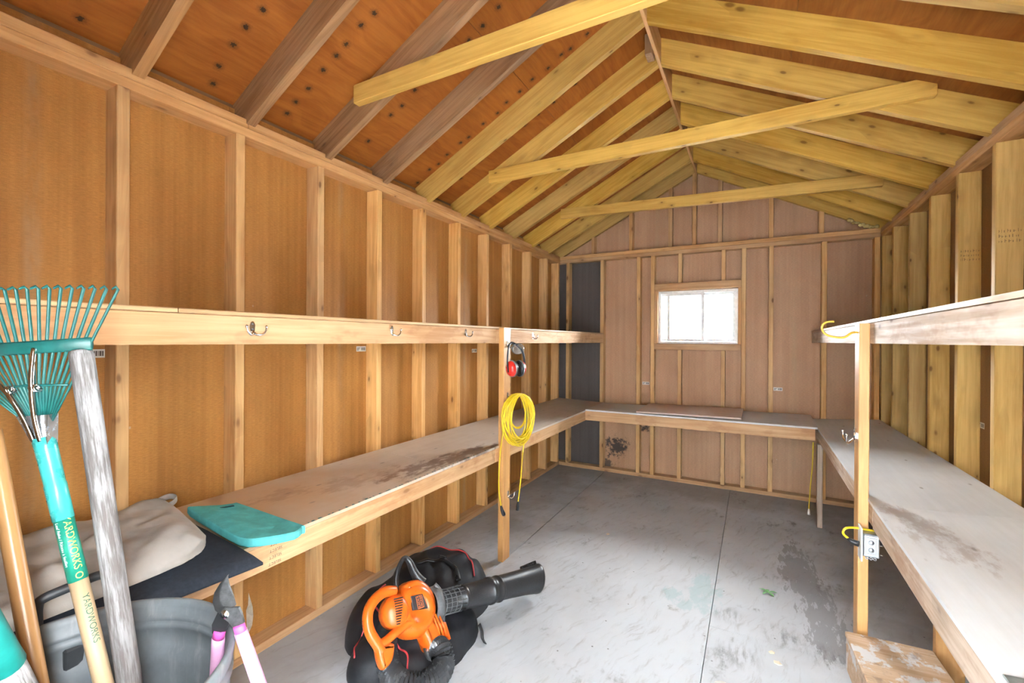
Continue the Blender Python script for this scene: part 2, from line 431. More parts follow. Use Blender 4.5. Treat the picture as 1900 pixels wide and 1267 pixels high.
    return n.done(c, n.mix(wet, (0.62, 0.62, 0.62), (0.45, 0.45, 0.45)))
FLOOR = floor_mat()

def bench_ply(name, c1, c2, warm=None, stain=()):
    n = NT(name, 0.55, 0.35)
    g = n.geo(); s = n.sep(g); v = n.comb(s[0], s[1], 0)
    q = n.coord()
    blot = n.noise(v, 2.6, 4, 0.6)
    g1 = n.noise(n.vm('MULTIPLY', q, (2.2, 34, 1)), 1.0, 5, 0.65)
    c = n.mix(n.ma('ADD', n.ma('MULTIPLY', n.mr(blot, 0.3, 0.7), 0.55), n.ma('MULTIPLY', n.mr(g1, 0.3, 0.7), 0.45), clamp=True), c1, c2)
    if warm:
        wy0, wy1, wc = warm
        wm = n.mr(n.ma('ADD', s[1], n.mr(n.noise(v, 3, 3), 0.3, 0.7, -0.25, 0.25)), wy1, wy0)
        c = n.mix(wm, c, wc)
    # football-shaped dark flecks
    fl = n.voro(n.vm('MULTIPLY', q, (7, 19, 1)), 1.0)
    fm = n.ma('MULTIPLY', n.mr(fl['Distance'], 0.16, 0.05), n.mr(n.sep(fl['Color'])[0], 0.66, 0.7))
    c = n.mix(n.ma('MULTIPLY', fm, 0.55), c, (0.16, 0.145, 0.13))
    for pts, amt, scol in stain:
        best = None
        for px, py, pr_ in pts:
            d = n.ma('SUBTRACT', n.vm('LENGTH', n.vm('SUBTRACT', n.vm('MULTIPLY', v, (1, 0.55, 0)), n.comb(px, py * 0.55, 0))), pr_)
            best = d if best is None else n.ma('MINIMUM', best, d)
        best = n.ma('ADD', best, n.mr(n.noise(n.vm('MULTIPLY', v, (22, 8, 1)), 1.0, 5, 0.7), 0.3, 0.7, -0.05, 0.05))
        c = n.mix(n.ma('MULTIPLY', n.mr(best, 0.03, -0.03), amt), c, scol)
    n.bump(g1, 0.2, 0.001)
    return n.done(c)
BENCH_L = bench_ply('bench_plywood_left', (0.66, 0.60, 0.53), (0.55, 0.48, 0.40), (0.9, 2.0, (0.56, 0.37, 0.22)),
                    [([(0.40, 1.62, .03), (0.41, 1.78, .05), (0.43, 1.92, .06), (0.46, 2.08, .07), (0.47, 2.24, .07), (0.50, 2.40, .04)], 0.72, (0.15, 0.075, 0.045)),
                     ([(0.20, 1.2, .05), (0.3, 1.45, .06), (0.35, 1.65, .06)], 0.4, (0.30, 0.17, 0.09))])
BENCH_B = bench_ply('bench_plywood_back', (0.68, 0.69, 0.69), (0.58, 0.58, 0.57))
BENCH_R = bench_ply('bench_plywood_right', (0.79, 0.83, 0.86), (0.69, 0.72, 0.735), None,
                    [([(2.46, 2.25, .04), (2.50, 2.08, .05), (2.54, 1.92, .04)], 0.4, (0.30, 0.21, 0.165))])
VINYL = plain('window_vinyl_white', (0.82, 0.83, 0.83), 0.35)
CHROME = plain('chrome', (0.78, 0.80, 0.82), 0.12, 1.0, 0.5, 0.04)
DARK_METAL = plain('dark_steel', (0.16, 0.165, 0.17), 0.35, 0.9, 0.5, 0.2)
# ------------------------------------------------------------------ the shed
YB, XR, S0, SP = 4.7275, 2.883, 0.740, 0.4064     # back stud face, right stud face, first stud far edge, spacing
HT = 2.2993; PT = HT + 0.076                      # underside of lower top plate, top of plates
RX, SL = 1.4415, 0.51                             # ridge x, roof slope
TH = math.atan(SL); RB0 = 2.355                   # rafter underside at x=0
RD = 0.140                                        # rafter depth
YF = -0.06                                        # inside face of the front wall
def rb(x): return RB0 + SL * (x if x < RX else 2 * RX - x)
ROOF0 = RB0 + RD / math.cos(TH)                   # underside of roof boards at x=0

SHELL = wood('siding_board_brown', (0.30, 0.17, 0.08), (0.2, 0.11, 0.05), 0.3)
def struct(o, label, cat):
    return tag(o, label, cat, None, 'structure')

# --- floor: dark subfloor with plywood sheets laid on it
SUB = plain('subfloor_shadow_gap', (0.035, 0.03, 0.028), 0.9)
floor = struct(bx('floor', -0.12, 3.02, -0.16, 4.86, -0.06, -0.020, 'y', SUB, None, 0), 'weathered grey plywood floor of the shed', 'floor')
for x0, x1, cuts in ((-0.10, 0.5425, (-0.15, 2.415, 4.83)), (0.5455, 1.7615, (-0.15, 1.19, 4.83)), (1.7645, 2.975, (-0.15, 2.418, 4.83))):
    for a, b in zip(cuts[:-1], cuts[1:]):
        bx('plywood_sheet', x0, x1, a + 0.001, b - 0.001, -0.020, 0.0, 'y', FLOOR, floor, 0.0006)

# --- left wall
wl = struct(bx('wall_left', -0.135, -0.102, -0.16, 4.90, -0.06, 2.462, 'y', SHELL, None, 0), 'left shed wall of brown hardboard between open pine studs', 'wall')
def panels(wall, x0, x1, ys, z1, mat):
    for a, b in zip(ys[:-1], ys[1:]):
        bx('hardboard_panel', x0, x1, a + 0.001, b - 0.001, 0.0, z1, 'z', mat, wall, 0)
panels(wl, -0.102, -0.089, (-0.14, 1.127, 2.346, 3.565, 4.828), 2.44, PANEL_L)
bx('sole_plate', -0.089, 0.0, YF, YB + 0.09, 0.0, 0.038, 'y', PLATE, wl)
bx('top_plate', -0.089, 0.0, YF, YB + 0.09, HT, HT + 0.0375, 'y', PLATE, wl)
bx('top_plate', -0.089, 0.0, YF, 1.158, HT + 0.0385, PT, 'y', PLATE, wl)
bx('top_plate', -0.089, 0.0, 1.160, YB + 0.09, HT + 0.0385, PT, 'y', PLATE, wl)
for i in range(-2, 10):
    y = S0 + i * SP
    bx('stud', -0.089, 0.0, y - 0.038, y, 0.038, HT, 'z', STUD, wl)
bx('stud', -0.089, 0.0, YB - 0.039, YB - 0.001, 0.038, HT, 'z', STUD, wl)

# --- right wall
wr = struct(bx('wall_right', XR + 0.102, XR + 0.135, -0.16, 4.90, -0.06, 2.462, 'y', SHELL, None, 0), 'right shed wall of brown hardboard between open pine studs', 'wall')
panels(wr, XR + 0.089, XR + 0.102, (-0.14, 1.127, 2.346, 3.565, 4.828), 2.44, PANEL_R)
bx('sole_plate', XR, XR + 0.089, YF, YB + 0.09, 0.0, 0.038, 'y', PLATE, wr)
bx('top_plate', XR, XR + 0.089, YF, YB + 0.09, HT, HT + 0.0375, 'y', PLATE, wr)
bx('top_plate', XR, XR + 0.089, YF, YB + 0.09, HT + 0.0385, PT, 'y', PLATE, wr)
for i in range(-2, 10):
    y = S0 + i * SP
    bx('stud', XR, XR + 0.089, y - 0.038, y, 0.038, HT, 'z', STUD_R, wr)
bx('stud', XR, XR + 0.089, YB - 0.039, YB - 0.001, 0.038, HT, 'z', STUD_R, wr)

# --- back wall, with the window opening and the gable
WX0, WX1, WZ0, WZ1 = 1.084, 1.820, 1.395, 1.930
def gable_shell(name, y0, y1, holes, mat, label):
    """gable-shaped wall from rectangles and a triangle, around one rectangular hole"""
    hx0, hx1, hz0, hz1 = holes; x0, x1, zt = -0.135, XR + 0.135, 2.44
    vf = []
    def rect(a, b, c, d): vf.append(prism([(a, c), (b, c), (b, d), (a, d)], y1 - y0, M(((1, 0, 0, 0), (0, 0, -1, y1), (0, 1, 0, 0), (0, 0, 0, 1)))))
    rect(x0, hx0, -0.06, zt); rect(hx1, x1, -0.06, zt); rect(hx0, hx1, hz1, zt)
    if hz0 > 0: rect(hx0, hx1, -0.06, hz0)
    vf.append(prism([(x0, zt), (x1, zt), (RX, ROOF0 + SL * RX + 0.004)], y1 - y0, M(((1, 0, 0, 0), (0, 0, -1, y1), (0, 1, 0, 0), (0, 0, 0, 1)))))
    return struct(mobj(name, join(vf), mat, None, M.Identity(4), False), label, 'wall')
wb = gable_shell('wall_back', YB + 0.102, YB + 0.135, (WX0, WX1, WZ0, WZ1), SHELL, 'back gable wall of hardboard and pine studs around a small window')
PY0, PY1 = YB + 0.089, YB + 0.102
def bp(x0, x1, z0, z1, mat): bx('hardboard_panel', x0, x1, PY0, PY1, z0, z1, 'z', mat, wb, 0)
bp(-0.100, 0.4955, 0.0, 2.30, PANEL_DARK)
bp(0.4975, WX0, 0.0, 2.30, PANEL_B); bp(WX0, WX1, 0.0, WZ0, PANEL_B); bp(WX0, WX1, WZ1, 2.30, PANEL_B)
bp(WX1, 2.496, 0.0, 2.30, PANEL_B); bp(2.498, XR + 0.10, 0.0, 2.30, PANEL_B)
gp = lambda a, b: mobj('hardboard_panel', prism([(a, 2.302), (b, 2.302), (b, ROOF0 + SL * (b if b <= RX else 2 * RX - b) - 0.005)] + ([(RX, ROOF0 + SL * RX - 0.005)] if a < RX < b else []) + [(a, ROOF0 + SL * (a if a <= RX else 2 * RX - a) - 0.005)], 0.013, M(((1, 0, 0, 0), (0, 0, -1, PY1), (0, 1, 0, 0), (0, 0, 0, 1)))), PANEL_B, wb, None, False)
gp(-0.10, 0.8035); gp(0.8055, 2.090); gp(2.092, XR + 0.10)
bx('sole_plate', 0.001, XR - 0.001, YB, YB + 0.088, 0.0, 0.038, 'x', PLATE, wb)
bx('top_plate', 0.001, XR - 0.001, YB, YB + 0.088, HT, HT + 0.0375, 'x', PLATE, wb)
bx('top_plate', 0.001, XR - 0.001, YB, YB + 0.088, HT + 0.0385, PT, 'x', PLATE, wb)
for x0, x1 in ((0.080, 0.149), (0.477, 0.515), (0.870, 0.908), (1.014, 1.052), (1.849, 1.887), (2.073, 2.111), (2.476, 2.514), (2.841, 2.879)):
    if x1 - x0 > 0.05:
        bx('stud', x0 + 0.0005, x0 + 0.037, YB, YB + 0.088, 0.038, HT, 'z', STUD, wb)
    else:
        bx('stud', x0, x1, YB, YB + 0.088, 0.038, HT, 'z', STUD, wb)
HDR = (1.935, 2.005)
bx('window_header', 1.053, 1.848, YB, YB + 0.088, HDR[0], HDR[1], 'x', PLATE, wb)
bx('window_rough_sill', 1.053, 1.848, YB, YB + 0.088, 1.332, 1.390, 'x', PLATE, wb)
for x0 in (1.281, 1.676):
    bx('cripple_stud', x0, x0 + 0.036, YB, YB + 0.088, 0.038, 1.331, 'z', STUD, wb)
    bx('cripple_stud', x0, x0 + 0.036, YB, YB + 0.088, HDR[1] + 0.001, HT, 'z', STUD, wb)
bx('trimmer_stud', 1.053, 1.083, YB, YB + 0.088, 1.391, HDR[0] - 0.001, 'z', PLATE, wb)
bx('trimmer_stud', 1.821, 1.848, YB, YB + 0.088, 1.391, HDR[0] - 0.001, 'z', PLATE, wb)
for x0, x1 in ((0.374, 0.408), (0.786, 0.822), (1.183, 1.221), (1.410, 1.448), (1.642, 1.680), (2.070, 2.107), (2.453, 2.491)):
    bx('gable_stud', x0, x1, YB + 0.001, YB + 0.088, PT + 0.001, rb((x0 + x1) / 2) + 0.012, 'z', PLATE, wb)

# window: sliding vinyl window in the rough opening
win = struct(thing('window_1', (1.452, YB + 0.1, WZ0), 'small white sliding window in the back gable wall', 'window'), None, None)
FY0, FY1 = YB + 0.055, YB + 0.128
fr = []
def bar(x0, x1, z0, z1, y0=FY0, y1=FY1):
    return prism([(x0, z0), (x1, z0), (x1, z1), (x0, z1)], y1 - y0, M(((1, 0, 0, 0), (0, 0, -1, y1), (0, 1, 0, 0), (0, 0, 0, 1))))
mobj('window_frame', join([bar(WX0, WX0 + 0.022, WZ0, WZ1), bar(WX1 - 0.022, WX1, WZ0, WZ1), bar(WX0 + 0.022, WX1 - 0.022, WZ0, WZ0 + 0.022), bar(WX0 + 0.022, WX1 - 0.022, WZ1 - 0.022, WZ1)]), VINYL, win, None, False)
GLASS = bpy.data.materials.new('window_glass'); GLASS.use_nodes = True
gn = GLASS.node_tree; gb = gn.nodes['Principled BSDF']
tr = gn.nodes.new('ShaderNodeBsdfTransparent'); gl = gn.nodes.new('ShaderNodeBsdfGlossy'); gl.inputs['Roughness'].default_value = 0.03
fz = gn.nodes.new('ShaderNodeFresnel'); fz.inputs['IOR'].default_value = 1.45
nz = gn.nodes.new('ShaderNodeTexNoise'); nz.inputs['Scale'].default_value = 9
tint = gn.nodes.new('ShaderNodeMapRange'); tint.inputs[3].default_value = 0.9; tint.inputs[4].default_value = 0.97
mx = gn.nodes.new('ShaderNodeMixShader')
gn.links.new(nz.outputs['Fac'], tint.inputs[0]); gn.links.new(tint.outputs[0], tr.inputs['Color'])
gn.links.new(fz.outputs[0], mx.inputs[0]); gn.links.new(tr.outputs[0], mx.inputs[1]); gn.links.new(gl.outputs[0], mx.inputs[2])
gn.links.new(mx.outputs[0], gn.nodes['Material Output'].inputs['Surface']); gn.nodes.remove(gb)
def sash(x0, x1, y0, y1):
    z0, z1, w = WZ0 + 0.023, WZ1 - 0.023, 0.026
    s = mobj('window_sash', join([bar(x0, x0 + w, z0, z1, y0, y1), bar(x1 - w, x1, z0, z1, y0, y1), bar(x0 + w, x1 - w, z0, z0 + w, y0, y1), bar(x0 + w, x1 - w, z1 - w, z1, y0, y1)]), VINYL, win, None, False)
    ym = (y0 + y1) / 2
    mobj('pane', bar(x0 + w - 0.004, x1 - w + 0.004, z0 + w - 0.004, z1 - w + 0.004, ym - 0.002, ym + 0.002), GLASS, s, None, False)
sash(WX0 + 0.085, 1.52, FY0 + 0.004, FY0 + 0.032)
sash(1.485, WX1 - 0.023, FY0 + 0.036, FY0 + 0.064)
sash(WX0 + 0.023, WX0 + 0.11, FY0 + 0.036, FY0 + 0.064)

# front wall behind the camera, with the open doorway the photograph is taken from
wf = gable_shell('wall_front', YF - 0.10, YF - 0.004, (DOOR_X0, DOOR_X1, -0.06, DOOR_Z), PANEL_R, 'front gable wall with open doorway behind the viewer')

# --- roof
ceil = struct(thing('ceiling', (RX, 2.4, 2.44), 'open gable roof of rafters under orange-brown plywood sheets', 'roof'), None, None)
def rafter(y0, side, mat, s_end=None):
    """2x6 with plumb cuts; local X runs up the slope"""
    sx = 1 if side == 'l' else -1
    foot = V((-0.35 if side == 'l' else XR + 0.35, y0, 0)); foot.z = RB0 - SL * 0.35
    L = (RX - 0.0095 + 0.35) / math.cos(TH)
    sh = RD * math.tan(TH)
    x = V((sx * math.cos(TH), 0, math.sin(TH)))
    mw = frame(foot, x, V((-sx * math.sin(TH), 0, math.cos(TH))))
    # local y points to -/+ world y; extrude symmetric 38 mm
    e = 0.019
    vs = [V((0, -e, 0)), V((L, -e, 0)), V((L + sh, -e, RD)), V((sh, -e, RD)), V((0, e, 0)), V((L, e, 0)), V((L + sh, e, RD)), V((sh, e, RD))]
    fs = [(0, 1, 2, 3), (7, 6, 5, 4), (0, 4, 5, 1), (1, 5, 6, 2), (2, 6, 7, 3), (3, 7, 4, 0)]
    me = fix_normals(mesh_from(vs, fs, mat))
    mw = mw.copy(); mw.translation = foot + V((0, 0.019, 0))
    link('rafter', me, ceil, mw)
for i in range(-1, 10):
    y = S0 + 0.004 + i * SP
    rafter(y, 'l', RAFTER_OLD if i <= 3 else RAFTER)
    rafter(y, 'r', RAFTER)
for y in (YB, YF - 0.002):
    rafter(y, 'l', RAFTER); rafter(y, 'r', RAFTER)
bx('ridge_board', RX - 0.0095, RX + 0.0095, YF, YB + 0.09, rb(RX) - 0.004, rb(RX) + 0.150, 'y', PLATE, ceil)
bx('ridge_block', RX - 0.050, RX - 0.010, 2.60, 2.69, rb(RX) - 0.03, rb(RX) + 0.085, 'z', RAFTER_OLD, ceil)
def roof_side(side, mat):
    sx = 1 if side == 'l' else -1
    c = lambda s, h: V((-0.35 + s * math.cos(TH) if side == 'l' else XR + 0.35 - s * math.cos(TH), 0, ROOF0 - SL * 0.35 + s * math.sin(TH))) + V((-sx * math.sin(TH), 0, math.cos(TH))) * h
    s1 = (0.77 + 0.35) / math.cos(TH); s2 = (RX + 0.35) / math.cos(TH) + 0.005
    for (a, b), cuts in (((0.0, s1 - 0.001), (-0.45, 1.17, 3.608, 5.2)), ((s1 + 0.001, s2), (-0.45, 2.39, 4.83, 5.2))):
        for ya, yb_ in zip(cuts[:-1], cuts[1:]):
            o = (c(a, 0.0065) + c(b, 0.0065)) / 2; o.y = (ya + yb_) / 2
            mw = frame(o, V((0, 1, 0)), V((-sx * math.sin(TH), 0, math.cos(TH))))
            link('roof_plywood_sheet', box_mesh(yb_ - ya - 0.002, b - a, 0.012, mat, 0), ceil, mw)
    o = (c(0, 0.02) + c(s2, 0.02)) / 2; o.y = 2.37
    link('roof_shingle_layer', box_mesh(5.7, s2 + 0.02, 0.012, SHELL, 0), ceil, frame(o, V((0, 1, 0)), V((-sx * math.sin(TH), 0, math.cos(TH)))))
roof_side('l', ROOF_L); roof_side('r', ROOF_R)
TIE = wood('tie_yellow_spruce', (0.74, 0.465, 0.115), (0.57, 0.315, 0.06), 1.0)
def tie(i, xl, zl, xr_, zr):
    y1 = S0 + 0.004 + i * SP - 0.0005; y0 = y1 - 0.038
    beam('collar_tie', ((xl, (y0 + y1) / 2, zl)), (xr_, (y0 + y1) / 2, zr), 0.038, 0.089, (0, 0, 1), TIE, ceil)
tie(2, 0.245, 2.600, 2.655, 2.600)
tie(5, 0.262, 2.595, 2.690, 2.607)
tie(8, 0.322, 2.632, 2.742, 2.556)
FOAM = plain('spray_foam_yellow', (0.70, 0.55, 0.22), 0.5, 0, 0.4, 0.15, 40)
foam = []
rnd = random.Random(4)
for k in range(13):
    x = 2.665 + 0.0158 * k; r = rnd.uniform(0.010, 0.017) * (1.5 if k < 2 else 1.0)
    z = rb(x) - 0.002 - rnd.uniform(0, 0.012) if k < 9 else PT + 0.012
    vs, fs = lathe([(r * math.sin(a), r * math.cos(a)) for a in [0.02 + math.pi * j / 6 * 0.98 for j in range(7)]], 10, M.Translation((x, YB - 0.004 + rnd.uniform(-.01, .004), max(z, PT + 0.01))))
    foam.append((vs, fs))
mobj('spray_foam', join(foam), FOAM, wb)['kind'] = 'stuff'

# added unseen wall outside the doorway, dims door light so the window dominates
BLOCKER = plain('light_blocker_grey', (0.34, 0.36, 0.375), 0.7)
wn_h = struct(bx('wall_light_blocker', -8, 12, -4.2, -4.0, -0.3, 6.6, 'x', BLOCKER, None, 0), 'added unseen grey boarded wall blocking sky light from the shed doorway', 'wall')
for k in range(33):
    beam('blocker_board', (-8, -3.985 , -0.2 + 0.2 * k), (12, -3.985, -0.2 + 0.2 * k), 0.02, 0.19, (0, 0.08, 1), BLOCKER, wn_h, 0)

# outside ground
GRASS = plain('gravel_drive_tan', (0.25, 0.25, 0.245), 0.9, 0, 0.2, 0.4, 3)
tag(bx('ground', -40, 40, -45, 45, -0.5, -0.30, 'x', GRASS, None, 0), 'pale gravel yard around the shed', 'ground', None, 'structure')
# ------------------------------------------------------------------ benches and shelves
XL = 0.515                                        # front face of left bench and shelf fascia
xR = lambda y: 2.384 + 0.0045 * y                 # front face of right bench and shelf fascia
INK = plain('black_ink', (0.05, 0.035, 0.03), 0.8)
INKF = plain('faded_ink', (0.27, 0.16, 0.06), 0.8)

# left workbench
lb = thing('workbench', (0.26, 2.0, 0.0), 'long low plywood workbench along the left wall, with one tall pine post', 'workbench')
zf, zb_ = 0.742, 0.766
def lt(y0, y1): slab('bench_top', [(XL + 0.004, y0, zf), (XL + 0.004, y1, zf), (0.002, y1, zb_), (0.002, y0, zb_)], 0.013, BENCH_L, lb, 'y')
lt(YF + 0.02, 1.925); lt(1.9275, 4.125)
slab('bench_top', [(XL + 0.004, 4.1265, zf), (XL + 0.004, YB - 0.001, zf + 0.006), (0.002, YB - 0.001, zb_), (0.002, 4.1265, zb_)], 0.013, BENCH_L, lb, 'y')
bx('apron', XL - 0.038, XL, YF + 0.02, 2.43, 0.641, 0.728, 'y', FASCIA, lb)
bx('apron', XL - 0.038, XL, 2.432, 4.17, 0.641, 0.728, 'y', FASCIA, lb)
bx('rear_rail', 0.001, 0.039, YF + 0.02, 4.70, 0.66, 0.749, 'y', FASCIA, lb)
post = bx('post', XL + 0.0005, XL + 0.0385, 2.462, 2.551, 0.0, 1.500, 'z', POST, lb)
# stamped lettering on the apron, upside down as the board was nailed
for k in range(4):
    me = text_mesh('SELECT', 0.0135, INK, 'CENTER', 1.05)
    mw = M.Translation((XL + 0.0006, 0.955 - 0.002 * k, 0.719 - 0.0215 * k)) @ M(((0, 0, 1, 0), (-1, 0, 0, 0), (0, -1, 0, 0), (0, 0, 0, 1)))
    o = link('stamped_lettering', me, lb, mw)
# blue-green paint line scuffed along the top's front edge
TEALP = plain('scuffed_teal_paint', (0.06, 0.17, 0.17), 0.7)
rnd = random.Random(11)
dab = []
for k in range(46):
    y = 0.98 + k * 0.030 + rnd.uniform(-.01, .01); L = rnd.uniform(0.006, 0.02); w = rnd.uniform(0.003, 0.009)
    z = zf + 0.0004
    dab.append(([V((XL + 0.004, y, z)), V((XL + 0.004, y + L, z)), V((XL - w, y + L * 0.8, z + 0.0001)), V((XL - w * .7, y + 0.002, z + 0.0001))], [(0, 1, 2, 3)]))
mobj('paint_scuffs', join(dab), TEALP, lb, None, False)['kind'] = 'stuff'

# back workbench between the two side benches
bb = thing('workbench', (1.45, 4.4, 0.0), 'short plywood workbench below the window on the back wall', 'workbench')
slab('bench_top', [(XL + 0.006, 4.135, 0.752), (2.386, 4.095, 0.764), (2.399, YB - 0.001, 0.772), (XL + 0.006, YB - 0.001, 0.748)], 0.014, BENCH_B, bb, 'x')
beam('apron', (XL + 0.002, 4.160, 0.692), (2.372, 4.120, 0.704), 0.038, 0.089, (0, 0, 1), FASCIA, bb)
beam('rear_rail', (XL + 0.002, YB - 0.020, 0.690), (2.399, YB - 0.020, 0.712), 0.038, 0.086, (0, 0, 1), FASCIA, bb)

# right workbench
rbn = thing('workbench', (2.64, 2.2, 0.0), 'long plywood workbench along the right wall, with one tall orange-lit post', 'workbench')
rf, rk = 0.738, 0.772
def rt_(y0, y1, dz=0.0): slab('bench_top', [(xR(y0) - 0.004, y0, rf + dz), (XR - 0.002, y0, rk + dz), (XR - 0.002, y1, rk + dz), (xR(y1) - 0.004, y1, rf + dz)], 0.013, BENCH_R, rbn, 'y')
rt_(YF + 0.02, 2.3385); rt_(2.3395, YB - 0.001)
FASCIA_R = wood('fascia_pine_lit_white', (0.72, 0.60, 0.49), (0.52, 0.38, 0.26), 0.9, 1.2, 0.0, 0.65, 0.05, 0.4, 0.2)  # right-hand pine whitened: window light is put into its base colour
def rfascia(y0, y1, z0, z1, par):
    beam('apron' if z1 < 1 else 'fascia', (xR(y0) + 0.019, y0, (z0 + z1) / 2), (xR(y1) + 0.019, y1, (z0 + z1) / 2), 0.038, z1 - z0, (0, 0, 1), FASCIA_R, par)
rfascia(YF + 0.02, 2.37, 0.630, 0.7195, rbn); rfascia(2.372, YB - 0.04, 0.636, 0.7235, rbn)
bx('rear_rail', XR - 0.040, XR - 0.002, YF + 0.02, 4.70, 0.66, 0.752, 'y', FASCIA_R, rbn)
PX = xR(2.45) - 0.0385
bx('post', PX, PX + 0.038, 2.440, 2.529, 0.0, 1.500, 'z', POST, rbn)
LEG = wood('leg_grey_pine', (0.56, 0.45, 0.35), (0.40, 0.30, 0.22), 0.6)
bx('leg', 2.385, 2.420, 4.098, 4.150, 0.0, 0.634, 'z', LEG, rbn)
bx('leg', 2.612, 2.701, 2.425, 2.463, 0.0, 0.735, 'z', POST, rbn)

# shelves
DECK = wood('shelf_deck_pine', (0.60, 0.40, 0.22), (0.42, 0.26, 0.13), 0.5)
ls = thing('wall_shelf', (0.26, 2.3, 1.40), 'long pine shelf along the left wall with coat hooks on its edge', 'shelf')
for a, b in ((YF + 0.02, 0.655), (0.657, 2.50), (2.502, YB - 0.003)):
    bx('shelf_board', 0.002, XL + 0.003, a, b, 1.490, 1.503, 'y', DECK, ls)
bx('fascia', XL - 0.038, XL, YF + 0.02, 2.43, 1.399, 1.489, 'y', FASCIA, ls)
bx('fascia', XL - 0.038, XL, 2.432, YB - 0.003, 1.397, 1.489, 'y', FASCIA, ls)
bx('ledger', 0.001, 0.039, YF + 0.02, YB - 0.003, 1.400, 1.489, 'y', FASCIA, ls)
rs = thing('wall_shelf', (2.64, 2.3, 1.41), 'pine shelf along the right wall above the workbench, fascia coloured window-lit white', 'shelf')
for a, b in ((YF + 0.02, 2.05), (2.052, YB - 0.003)):
    slab('shelf_board', [(xR(a) - 0.003, a, 1.515), (XR - 0.002, a, 1.515), (XR - 0.002, b, 1.515), (xR(b) - 0.003, b, 1.515)], 0.013, DECK, rs, 'y')
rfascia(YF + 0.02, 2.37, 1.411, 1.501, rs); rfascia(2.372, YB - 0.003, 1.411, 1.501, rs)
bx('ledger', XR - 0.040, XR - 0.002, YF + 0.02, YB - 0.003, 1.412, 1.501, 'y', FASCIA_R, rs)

# loose plywood offcut on the back bench
OFFC = bench_ply('offcut_pinkish_ply', (0.70, 0.58, 0.51), (0.60, 0.48, 0.41))
off = slab('plywood_board', [(1.010, 4.125, 0.775), (1.868, 4.160, 0.781), (1.872, YB - 0.012, 0.788), (1.006, YB - 0.012, 0.776)], 0.013, OFFC, None, 'x')
tag(off, 'loose pinkish plywood board lying on the bench under the window', 'board')

# step box
def step_mat():
    n = NT('step_box_painted_pine', 0.55, 0.35)
    p = n.coord(); 
    g1 = n.noise(n.vm('MULTIPLY', p, (4, 50, 50)), 1.0, 4, 0.6)
    c = n.mix(n.mr(g1, 0.3, 0.7), (0.70, 0.52, 0.36), (0.56, 0.36, 0.20))
    w1 = n.noise(p, 9, 5, 0.7)
    c = n.mix(n.mr(w1, 0.50, 0.57), c, (0.72, 0.71, 0.70))
    d = n.noise(n.vm('ADD', p, (4, 2, 1)), 6, 4, 0.7)
    c = n.mix(n.ma('MULTIPLY', n.mr(d, 0.55, 0.66), 0.6), c, (0.22, 0.15, 0.12))
    n.bump(n.ma('ADD', g1, n.mr(w1, 0.50, 0.57)), 0.3, 0.002)
    return n.done(c)
STEPM = step_mat()
stp = thing('step_box', (2.46, 2.2, 0.0), 'paint-splashed wooden step box on the floor in front of the right post', 'step')
a0 = math.atan2(0.02, 0.30)
sm = M.Translation((2.306, 2.396, 0)) @ M.Rotation(math.radians(3.6), 4, 'Z')
def sb(name, x0, x1, y0, y1, z0, z1):
    lx, ly, lz = x1 - x0, y1 - y0, z1 - z0
    link(name, box_mesh(lx, ly, lz, STEPM, 0.003), stp, sm @ M.Translation(((x0 + x1) / 2, (y0 + y1) / 2, (z0 + z1) / 2)))
sb('tread', 0.0, 0.295, -0.42, 0.0, 0.141, 0.160)
sb('side_panel', 0.004, 0.023, -0.416, -0.004, 0.0, 0.1405)
sb('side_panel', 0.272, 0.291, -0.416, -0.004, 0.0, 0.1405)
sb('back_panel', 0.024, 0.271, -0.022, -0.004, 0.0, 0.1405)

# steel plate at the near end of the right bench, with a strip of tape
STEEL = plain('galvanised_steel', (0.30, 0.36, 0.37), 0.45, 0.7, 0.5, 0.35, 25)
pl = beam('steel_plate', (2.395, 1.18, 0.7435), (2.62, 1.18, 0.7590), 0.175, 0.004, (-0.06, 0, 1), STEEL)
tag(pl, 'dull grey metal plate at the near end of the right bench', 'metal plate')
TAPE = plain('white_tape', (0.78, 0.80, 0.80), 0.4)
tp = beam('tape_strip', (2.528, 1.665, 0.7455), (2.585, 1.560, 0.7495), 0.016, 0.0015, (-0.06, 0, 1), TAPE)
tag(tp, 'strip of white tape stuck to the right bench top', 'tape')

# barcode stickers on the hardboard
STK = plain('sticker_white', (0.75, 0.74, 0.70), 0.6)
def sticker(parent, mw, w=0.072, h=0.030):
    s = link('sticker', box_mesh(w, h, 0.0006, STK, 0), parent, mw)
    bars = []
    r = random.Random(3)
    x = 0.0
    while x < w * 0.42:
        b = r.uniform(0.0015, 0.004)
        bars.append(([V((x, -h * .3, 0.0005)), V((x + b, -h * .3, 0.0005)), V((x + b, h * .3, 0.0005)), V((x, h * .3, 0.0005))], [(0, 1, 2, 3)])); x += b + r.uniform(0.001, 0.003)
    for k in range(3):
        zz_ = h * (.22 - .22 * k)
        bars.append(([V((-w * .44, zz_ - .0015, 0.0005)), V((-w * .1 - .006 * k, zz_ - .0015, 0.0005)), V((-w * .1 - .006 * k, zz_ + .0015, 0.0005)), V((-w * .44, zz_ + .0015, 0.0005))], [(0, 1, 2, 3)]))
    vs, fs = join(bars)
    me = mesh_from(vs, fs, INK)
    link('barcode_print', me, s, mw)
FL = M(((0, 0, 1, 0), (1, 0, 0, 0), (0, 1, 0, 0), (0, 0, 0, 1)))      # sticker facing +x
FR = M(((0, 0, -1, 0), (-1, 0, 0, 0), (0, 1, 0, 0), (0, 0, 0, 1)))    # facing -x
FB = M(((1, 0, 0, 0), (0, 0, -1, 0), (0, 1, 0, 0), (0, 0, 0, 1)))     # facing -y
for y, z in ((0.668, 1.362), (1.884, 1.362), (3.098, 1.330)): sticker(wl, M.Translation((-0.0886, y, z)) @ FL)
